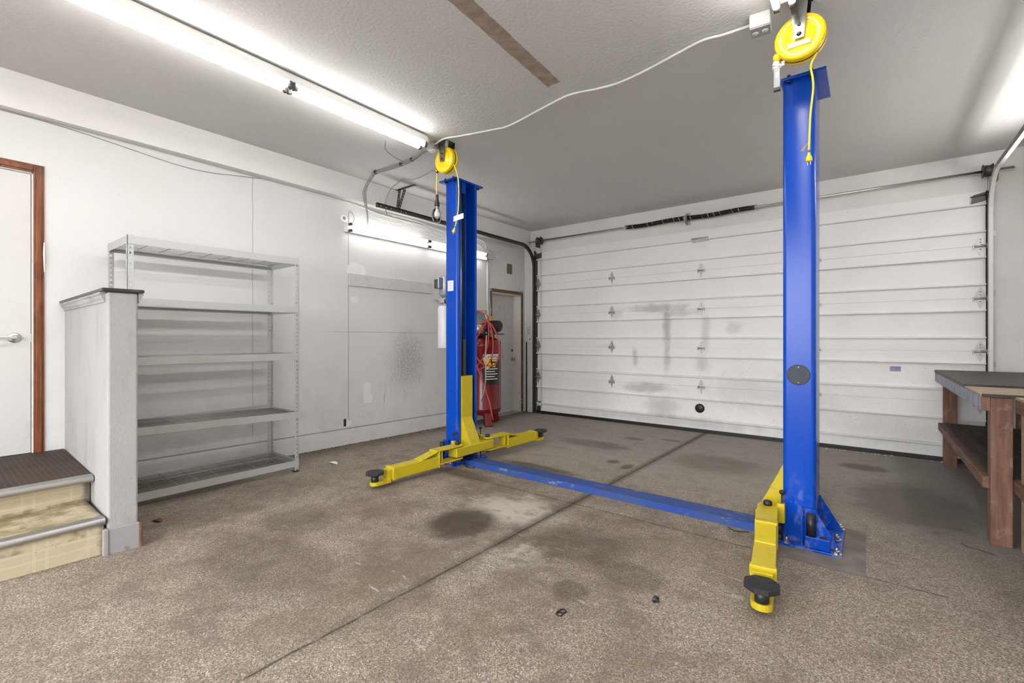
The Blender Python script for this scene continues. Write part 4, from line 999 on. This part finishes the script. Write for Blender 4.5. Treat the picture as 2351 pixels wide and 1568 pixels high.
# ================================================================== GARAGE DOOR HARDWARE
def track(label, X, inner, zt_, mat, y_end):
    T = thing('door_track', label, 'door track', (X, 6.45, FZ(6.45)), 'garage door tracks')
    R_ = .36; yv = 6.475; path = []
    def fr(y, z, ty, tz):  # frame normal pointing to the inside of the bend
        return ((X, y, z), (0, -tz, ty) if False else (0, tz, -ty), (1, 0, 0))
    path.append(fr(y_end, zt_, 1, 0)); path.append(fr(yv - R_, zt_, 1, 0))
    for i in range(1, 12):
        a = PI / 2 * i / 12; path.append(fr(yv - R_ + R_ * math.sin(a), zt_ - R_ + R_ * math.cos(a), math.cos(a), -math.sin(a)))
    path.append(fr(yv, zt_ - R_, 0, -1)); path.append(fr(yv, .012, 0, -1))
    t, h, w = .0025, .026, .030
    prof = [(-h, 0), (h, 0), (h, w), (h - .004, w), (h - .004, w - t), (h - t, w - t), (h - t, t), (-h + t, t), (-h + t, w - t), (-h + .004, w - t), (-h + .004, w), (-h, w)]
    prof = [(a, b * inner) for a, b in prof]
    MB().sweep(path, prof).build('rail', mat, T)
    lin = [(-h + .003, t + .0005), (h - .003, t + .0005), (h - .003, t + .002), (-h + .003, t + .002)]
    MB().sweep(path, [(a, b * inner) for a, b in lin]).build('dark_inner_strip', M['darksteel'], T)  # dark strip added inside the channel to darken its interior
    for z in (.35, 1.0, 1.7, 2.3):
        br = MB(); br.box(min(X, X - inner * .004), max(X, X - inner * .004), yv - .02, YG, z, z + .05); br.box(min(X - inner * .0, X - inner * .035), max(X, X - inner * .035), YG - .004, YG, z, z + .05)
        br.build('wall_clip', M['galv'], T)
    an = MB(); an.box(min(X - inner * .004, X - inner * .007), max(X - inner * .004, X - inner * .007), yv + .03, YG, .012, zt_ - .05)
    an.build('wall_angle', M['darksteel'], T)
    return T
TL = track('dark steel door track along the left wall curving down beside the garage door', -4.545, 1, 2.835, M['darksteel'], 3.285)
TRK = track('pale door track curving out of frame right of the garage door', .962, -1, 2.885, M['conduit'], 3.2)
ho = MB()
for x, y in ((866, 473), (874, 474), (886, 477), (898, 480), (921, 486), (932, 489)):
    q = onX(x, y, -4.5445 + .0015)
    ho.lathe((-4.5455, q.y, 2.838), (1, 0, 0), [(.006, 0), (.006, .006)], 10)
ho.build('bolt_hole', M['paper'], TL)
hg = MB()   # perforated angle hanger from track to ceiling
def perf_bar(mb, a, b, w=.034, t=.003, pitch=.04, up=(1, 0, 0)):
    a, b = Vector(a), Vector(b); d = b - a; L = d.length; d.normalize(); s = d.cross(Vector(up)).normalized()
    for q in (-w / 2 + .006, w / 2 - .006): mb.bar(a + s * q, b + s * q, .012, t, up)
    for i in range(int(L / pitch) + 1):
        m0 = a + d * min(i * pitch, L - .012); mb.bar(m0, m0 + d * .022, w, t, up)
perf_bar(hg, (-4.55, 3.60, 2.86), (-4.62, 3.69, 3.125)); perf_bar(hg, (-4.55, 3.62, 2.86), (-4.53, 3.70, 3.125))
hg.build('hanger', M['darksteel'], TL)
h2 = MB(); perf_bar(h2, (-4.76, 3.70, 3.133), (-4.33, 3.69, 3.133), .038, .003, .04, (0, 0, 1)); h2.build('ceiling_angle', M['darksteel'], TL)
SPR = thing('torsion_spring', 'long black torsion spring shaft with end drums above the garage door', 'spring', (-1.985, 6.45, 2.92))
sy, sz = 6.455, 2.928
MB().cyl((-4.62, sy, sz), (1.105, sy, sz), .0127, 14).build('shaft', M['steel'], SPR)
def coil(x0, x1, r, sag0):
    pts = []; pitch = .0098; N = int((x1 - x0) / pitch); per = 14
    for i in range(N * per + 1):
        a = 2 * PI * i / per; x = x0 + (x1 - x0) * i / (N * per); u = (x - x0) / (x1 - x0)
        sg = -sag0 * math.sin(PI * u) - .006 * math.sin(2 * PI * u)
        pts.append((x, sy + r * math.cos(a), sz + sg + r * math.sin(a)))
    return MB().tube(pts, .0046, 5)
coil(-2.84, -2.0, .026, .006).build('coil', M['spring'], SPR); coil(-1.97, -1.135, .026, .008).build('coil', M['spring'], SPR)
for x, sg in ((-2.85, 1), (-1.125, -1)):
    cn = MB().lathe((x - sg * .012, sy, sz), (sg, 0, 0), [(.034, 0), (.036, .006), (.030, .014), (.026, .03), (.026, .06)], 20); cn.build('winding_cone', M['cast'], SPR)
cp_ = MB(); cp_.prism([(-1.99, sy - .035, sz - .075), (-1.99, YG, sz - .075), (-1.99, YG, sz + .085), (-1.99, sy - .035, sz + .02)], (.005, 0, 0)); cp_.box(-2.02, -1.95, YG - .004, YG, sz - .08, sz + .09)
cp_.lathe((-2.01, sy, sz), (1, 0, 0), [(.034, 0), (.036, .01), (.030, .022), (.036, .034), (.034, .044)], 20); cp_.lathe((-1.985, sy - .036, sz - .05), (0, -1, 0), [(.008, 0), (.008, .01)], 8); cp_.build('centre_bracket', M['galv'], SPR)
for x, sg in ((-4.40, -1), (.93, 1)):
    dr = MB().lathe((x - .045, sy, sz), (1, 0, 0), [(.062, 0), (.066, .004), (.062, .010), (.054, .014), (.056, .03), (.052, .05), (.058, .064), (.066, .070), (.066, .076), (.030, .080)] if sg > 0 else [(.030, 0), (.066, .004), (.066, .010), (.058, .016), (.052, .03), (.056, .05), (.054, .066), (.062, .070), (.066, .076), (.062, .08)], 28)
    dr.build('drum', M['darksteel'], SPR)
    eb = MB(); ex_ = x + sg * .065; eb.prism([(ex_, sy - .03, sz - .10), (ex_, YG, sz - .10), (ex_, YG, sz + .06), (ex_, sy - .03, sz + .03)], (.004, 0, 0)); eb.lathe((ex_ - .006, sy, sz), (1, 0, 0), [(.022, 0), (.022, .016)], 14); eb.build('end_bracket', M['brass'] if sg > 0 else M['darksteel'], SPR)
    cbm = MB()
    for q in (.0, .012): cbm.cyl((x + sg * q, sy - .045 + .09, sz - .02), (x + sg * (q + .01), YG - .03, .10), .0018, 5)
    cbm.build('lift_cable', M['steel'], SPR)

# ================================================================== COMPRESSOR
CMP = thing('air_compressor', 'tall red upright air compressor behind the left column', 'air compressor', (-4.48, 5.12, FZ(5.12)))
tx, ty, tr, zf = -4.48, 5.12, .252, FZ(5.12)
TK = MB().lathe((tx, ty, 0), (0, 0, 1), [(0, .155), (.10, .160), (.19, .180), (.235, .210), (tr, .25), (tr, .262), (tr + .002, .266), (tr, .27), (tr, 1.17), (tr + .002, 1.175), (tr, 1.18), (.240, 1.23), (.20, 1.275), (.12, 1.305), (0, 1.31)], 48).build('tank', M['red'], CMP)
for a in (-.62, 1.5, 3.2, 4.6 - 1.2 + .0):
    if a == 3.4: continue
    ca, sa = math.cos(a), math.sin(a); ft = MB()
    def Q(r_, s_, z): return (tx + ca * r_ - sa * s_, ty + sa * r_ + ca * s_, z)
    ft.hexa([Q(.17, -.045, zf + .02), Q(.30, -.045, zf + .02), Q(.30, .045, zf + .02), Q(.17, .045, zf + .02), Q(.15, -.05, .21), Q(.225, -.05, .24), Q(.225, .05, .24), Q(.15, .05, .21)])
    ft.hexa([Q(.24, -.05, zf + .018), Q(.36, -.05, zf + .018), Q(.36, .05, zf + .018), Q(.24, .05, zf + .018), Q(.24, -.05, zf + .03), Q(.36, -.05, zf + .03), Q(.36, .05, zf + .03), Q(.24, .05, zf + .03)])
    F_ = ft.build('leg', M['red'], CMP, .004)
    MB().hexa([Q(.25, -.045, zf), Q(.355, -.045, zf), Q(.355, .045, zf), Q(.25, .045, zf), Q(.25, -.045, zf + .019), Q(.355, -.045, zf + .019), Q(.355, .045, zf + .019), Q(.25, .045, zf + .019)]).build('wood_shim', M['wood_light'], F_)
pf_ = MB().box(tx - .20, tx + .22, ty - .17, ty + .2, 1.335, 1.35); pf_.box(tx - .12, tx - .06, ty - .1, ty + .1, 1.27, 1.335); pf_.box(tx + .06, tx + .12, ty - .1, ty + .1, 1.27, 1.335); pf_.build('platform', M['black'], CMP, .004)
mx, my = tx - .02, ty - .06
pm = MB(); pm.lathe((mx, my, 1.35), (0, 0, 1), [(.075, 0), (.085, .02), (.085, .12), (.07, .14), (.06, .16)], 26); pm.lathe((mx, my, 1.42), (0, -1, 0), [(.06, .05), (.06, .09), (0, .095)], 20); PM = pm.build('pump', M['cast'], CMP)
fn = MB()
for i in range(8): fn.lathe((mx, my, 1.51 + i * .017), (0, 0, 1), [(.045, 0), (.088, .002), (.088, .008), (.045, .010)], 26)
fn.box(mx - .07, mx + .07, my - .07, my + .07, 1.645, 1.69); fn.build('cylinder_fins', M['motor'], PM)
MB().lathe((mx + .0, my - .11, 1.64), (0, -1, 0), [(.04, 0), (.045, .01), (.045, .04), (0, .042)], 18).build('air_filter', M['black'], PM)
mt = MB(); mt.lathe((tx + .165, ty + .02, 1.46), (.35, 1, 0), [(.05, -.14), (.083, -.12), (.083, .10), (.05, .13), (0, .13)], 24); mt.box(tx + .10, tx + .20, ty - .05, ty + .08, 1.35, 1.40); MTO = mt.build('motor', M['black'], CMP)
MB().box(tx + .13, tx + .20, ty - .10, ty - .03, 1.53, 1.60).build('pressure_switch', M['brass'], MTO, .004)
tg = MB().tube(smooth_path([(mx + .08, my - .03, 1.62), (mx + .16, my - .10, 1.66), (mx + .20, my - .08, 1.55), (mx + .21, my - .02, 1.42), (mx + .20, my, 1.30)], 6), .008, 8); tg.build('copper_line', M['steel'], CMP)
# label wrapped on the tank, facing the bay
def wrap(a, z, off=.003): return Vector((tx + (tr + off) * math.cos(a), ty + (tr + off) * math.sin(a), z))
ac = math.radians(-24)
def wrap_patch(a0, a1, z0, z1, off, mat, name, par, rot=0):
    mb = MB(); k = 10; o = 0
    for j in (0, 1):
        for i in range(k + 1):
            u = i / k - .5; v = j - .5
            du, dv = u * (a1 - a0) * tr, v * (z1 - z0)
            du, dv = du * math.cos(rot) - dv * math.sin(rot), du * math.sin(rot) + dv * math.cos(rot)
            mb.v.append(wrap((a0 + a1) / 2 + du / tr, (z0 + z1) / 2 + dv, off))
    for i in range(k): mb.f.append([i, i + 1, k + 2 + i, k + 1 + i]); mb.sm.append(True)
    return mb.build(name, mat, par)
LB = wrap_patch(ac - .50, ac + .62, .62, 1.02, .0025, M['lblack'], 'label', CMP); LB['label'] = 'black maker label with yellow and white lettering'
wrap_patch(ac - .48, ac + .60, .985, 1.055, .004, M['paper'], 'label_header', LB)
def wrap_text(s_, a0, z, size, mat, off=.006):
    vs, fs = text_mesh(s_, size); mb = MB()
    mb.add([wrap(a0 + x / tr, z + y, off) for x, y, _ in vs], fs); return mb.build('lettering', mat, LB)
wrap_text('Coleman', ac - .44, 1.002, .072, M['lblack'])
wrap_patch(ac + .04, ac + .44, .950, .978, .005, M['lyellow'], 'yellow_band', LB)
wrap_patch(ac - .40, ac - .06, .86, 1.0, .005, M['lyellow'], 'warning_sticker', LB, .42)
wrap_patch(ac - .36, ac - .10, .905, .935, .0065, M['paper'], 'warning_band', LB, .42)
wrap_patch(ac + .06, ac + .26, .87, .93, .005, M['lyellow'], 'badge', LB)
for i in range(5): wrap_patch(ac - .38, ac + (.42 if i % 2 == 0 else .22), .84 - i * .036, .852 - i * .036, .005, M['paper'], 'text_line', LB)
# hose looped over the pump
AH = thing('air_hose', 'red air hose looped over the red compressor with its end trailing to the floor', 'hose', (-4.25, 4.85, .2))
def hz(x, y, Y=4.86): return onY(x, y, Y)
loops = [[(1090, 712, 5.0), (1104, 715, 4.92), (1116, 722, 4.9), (1120, 731, 4.88), (1112, 740, 4.86), (1098, 743, 4.86), (1085, 744, 4.86)],
         [(1084, 772, 4.84), (1096, 762, 4.82), (1108, 752, 4.82), (1118, 738, 4.84), (1122, 745, 4.83), (1122, 765, 4.82), (1120, 790, 4.80), (1112, 815, 4.80), (1098, 838, 4.80), (1088, 845, 4.82)],
         [(1120, 736, 4.85), (1127, 752, 4.82), (1131, 775, 4.80), (1132, 800, 4.79), (1129, 820, 4.79), (1121, 835, 4.79), (1108, 845, 4.79), (1094, 850, 4.80), (1084, 850, 4.82)],
         [(1119, 737, 4.86), (1128, 745, 4.84), (1139, 765, 4.83), (1146, 790, 4.83), (1146, 812, 4.84), (1140, 832, 4.82), (1130, 840, 4.80), (1114, 838, 4.80), (1100, 828, 4.80), (1086, 805, 4.83)],
         [(1084, 818, 4.80), (1094, 838, 4.78), (1103, 862, 4.78), (1112, 890, 4.78), (1122, 918, 4.80), (1128, 945, 4.80), (1132, 965, 4.80)],
         [(1118, 740, 4.86), (1108, 755, 4.83), (1098, 770, 4.82), (1090, 785, 4.82), (1084, 800, 4.84)]]
for L_ in loops: MB().tube(smooth_path([hz(*q) for q in L_], 8), .0095, 8).build('hose', M['hose'], AH)
gn = MB().tube(smooth_path([hz(*q) for q in ((1117, 770, 4.78), (1115, 810, 4.77), (1115, 845, 4.77), (1114, 880, 4.77), (1110, 905, 4.77), (1105, 922, 4.77))], 6), [.008] * 31, 8)
tag(gn.build('steel_strap', M['galv']), 'grey metal strap hanging down the front of the red compressor', 'strap')

# ================================================================== WORKBENCH
WB = thing('workbench', 'heavy old timber workbench with bluish daylight painted on its front rail at the right edge', 'workbench', (.87, 5.2, FZ(5.2)), 'timber workbenches')
for x0, x1, ya, yb in ((.580, .675, 3.97, 4.06), (.592, .690, 6.29, 6.385), (1.10, 1.195, 3.97, 4.06), (1.10, 1.195, 6.29, 6.385)):
    MB().box(x0, x1, ya, yb, FZ((ya + yb) / 2) - .001, .925).build('leg', M['wood_leg'], WB, .004)
FR = MB().box(.538, .579, 3.972, 6.415, .842, .928).build('front_rail', M['apron'], WB, .002, label='front rail with bluish daylight painted into its colour')
MB().box(.539, .578, 3.968, 3.9715, .843, .927).build('end_grain', M['wood_leg'], FR, label='brown end grain')
MB().box(.600, 1.195, 6.392, 6.43, .842, .926).build('end_rail', M['wood_leg'], WB, .003)
MB().box(.536, 1.20, 4.545, 6.435, .929, .957).build('top_board', M['wood_top'], WB, .004, label='oil-blackened top board')
MB().box(.536, 1.20, 3.99, 4.543, .929, .943).build('top_board', M['wood_light'], WB, .003, label='pale bare plywood board')
MB().box(.545, 1.20, 3.955, 3.989, .926, .944).build('edge_strip', M['wood_top'], WB, .003)
MB().box(.549, .590, 4.0, 6.28, .366, .437).build('shelf_rail', M['wood_y'], WB, .004)
MB().box(.676, .74, 3.985, 4.03, .366, .437).build('shelf_rail', M['wood_y'], WB, .003)
for i in range(4): MB().box(.591 + i * .15, .591 + i * .15 + .147, 4.07 if i < 1 else 3.99, 6.28, .419, .438).build('shelf_plank', M['wood_shelf'], WB, .003)
W2 = thing('workbench', 'second timber bench end just right of the near workbench leg, cut by the frame', 'workbench', (.95, 3.3, FZ(3.3)), 'timber workbenches')
for x0, ya in ((.702, 3.855), (1.10, 3.855), (.702, 2.5), (1.10, 2.5)): MB().box(x0, x0 + .09, ya, ya + .09, FZ(ya + .045) - .001, .918).build('leg', M['wood_light'], W2, .004)
MB().box(.680, .701, 2.45, 3.953, .845, .918).build('front_rail', M['wood_y'], W2, .003)
MB().box(.680, 1.20, 2.40, 3.953, .919, .935).build('top_board', M['wood_light'], W2, .003)
MB().box(.676, .7005, 2.45, 3.953, .372, .44).build('shelf_rail', M['wood_y'], W2, .003)
MB().box(.7015, 1.20, 2.45, 3.85, .422, .441).build('shelf_plank', M['wood_shelf'], W2, .003)

# ================================================================== SMALL THINGS ON THE FLOOR
def lf(c, r, ang):
    mb = MB(); o = []
    for i in range(10):
        a = 2 * PI * i / 10; rr = r * (1 + .35 * math.cos(2 * a)) * random.uniform(.75, 1.15)
        o.append((c[0] + rr * math.cos(a + ang), c[1] + rr * math.sin(a + ang) * .8, FZ(c[1]) + .003 + .012 * abs(math.sin(a))))
    mb.add([(c[0], c[1], FZ(c[1]) + .004)] + o + [(q[0], q[1], q[2] - .002) for q in o], [(0, 1 + i, 1 + (i + 1) % 10) for i in range(10)] + [(1 + i, 11 + i, 11 + (i + 1) % 10, 1 + (i + 1) % 10) for i in range(10)] + [tuple(range(11, 21))])
    return mb
tag(lf((-3.10 - .59, .977), .035, .5).build('dry_leaf', M['leaf']), 'curled brown leaf on the floor right of the half wall', 'leaf')
tag(lf((-4.14, 2.50), .05, .2).build('plaster_flake', M['bare']), 'pale plaster flake on the floor beyond the shelving', 'flake')
z = FZ(1.74); cl = MB()
for dy in (-.012, .016): cl.tube([(-1.074 + .014 * math.cos(a), 1.742 + dy + .014 * math.sin(a), z + .003) for a in [2 * PI * i / 14 for i in range(14)]], .0032, 6, False, True)
cl.box(-1.09, -1.082, 1.735, 1.75, z, z + .006)
tag(cl.build('plastic_clip', M['black']), 'small black double-ring clip lying on the near floor', 'clip')
z = FZ(2.09); fs_ = MB().lathe((-.778, 2.093, z + .010), (.5, -.4, .12), [(.017, -.004), (.017, 0), (.007, .002), (.006, .022), (.003, .028), (0, .029)], 14)
tag(fs_.build('push_fastener', M['black']), 'small black push fastener on the floor before the right lift arm', 'fastener')
tw = MB().tube(smooth_path([onZ(x, y, FZ(4) + .003) for x, y in ((2206, 1247), (2222, 1256), (2245, 1262), (2264, 1268), (2284, 1275))], 5), .0035, 6)
tag(tw.build('twig', M['twig']), 'dark bent twig on the floor before the workbench', 'twig')
db = MB()
for i in range(230):
    y = random.uniform(2.3, 4.7); x = XL + .012 + abs(random.gauss(0, .07)); s_ = random.uniform(.002, .007)
    db.ball((x + .004, y, FZ(y) + s_ * .5), s_, 5, .55)
tag(db.build('dirt_crumbs', M['twig']), 'scattered dirt crumbs along the foot of the left wall', 'dirt', None, 'stuff')
db = MB()
for i in range(30):
    x = random.uniform(-.4, .75); y = 6.50 - abs(random.gauss(0, .03)); s_ = random.uniform(.004, .010)
    db.ball((x, y, FZ(y) + s_ * .4), s_, 6, .6)
tag(db.build('white_specks', M['bare']), 'small white flakes along the foot of the garage door', 'specks', None, 'stuff')  # small pale dots strewn along the door foot

# ================================================================== OUTSIDE (seen only as daylight through the added bay behind the camera)
struct('ground', MB().box(-14, 12, -22, YB - .11, -.10, .02), M['concrete'])

# ================================================================== CAMERA, WORLD, COLOUR
cam = bpy.data.cameras.new('camera'); co = bpy.data.objects.new('camera', cam); COL.objects.link(co)
co.location = (0, 0, CAMH); co.rotation_euler = (PI / 2, 0, YAW)
cam.sensor_width = 36; cam.lens = FPX / 2351 * 36; cam.shift_y = -7.0 / 2351; cam.clip_start = .02; cam.clip_end = 200
S.camera = co
w = bpy.data.worlds.new('world'); S.world = w; w.use_nodes = True
bg = w.node_tree.nodes['Background']; bg.inputs[0].default_value = (.96, .97, 1.0, 1); bg.inputs[1].default_value = 3.9
S.view_settings.view_transform = 'Standard'; S.view_settings.look = 'None'; S.view_settings.gamma = 1; S.view_settings.use_curve_mapping = False
S.view_settings.exposure = 1.27
for o in bpy.data.objects:
    if 'wl' in o.keys(): del o['wl']
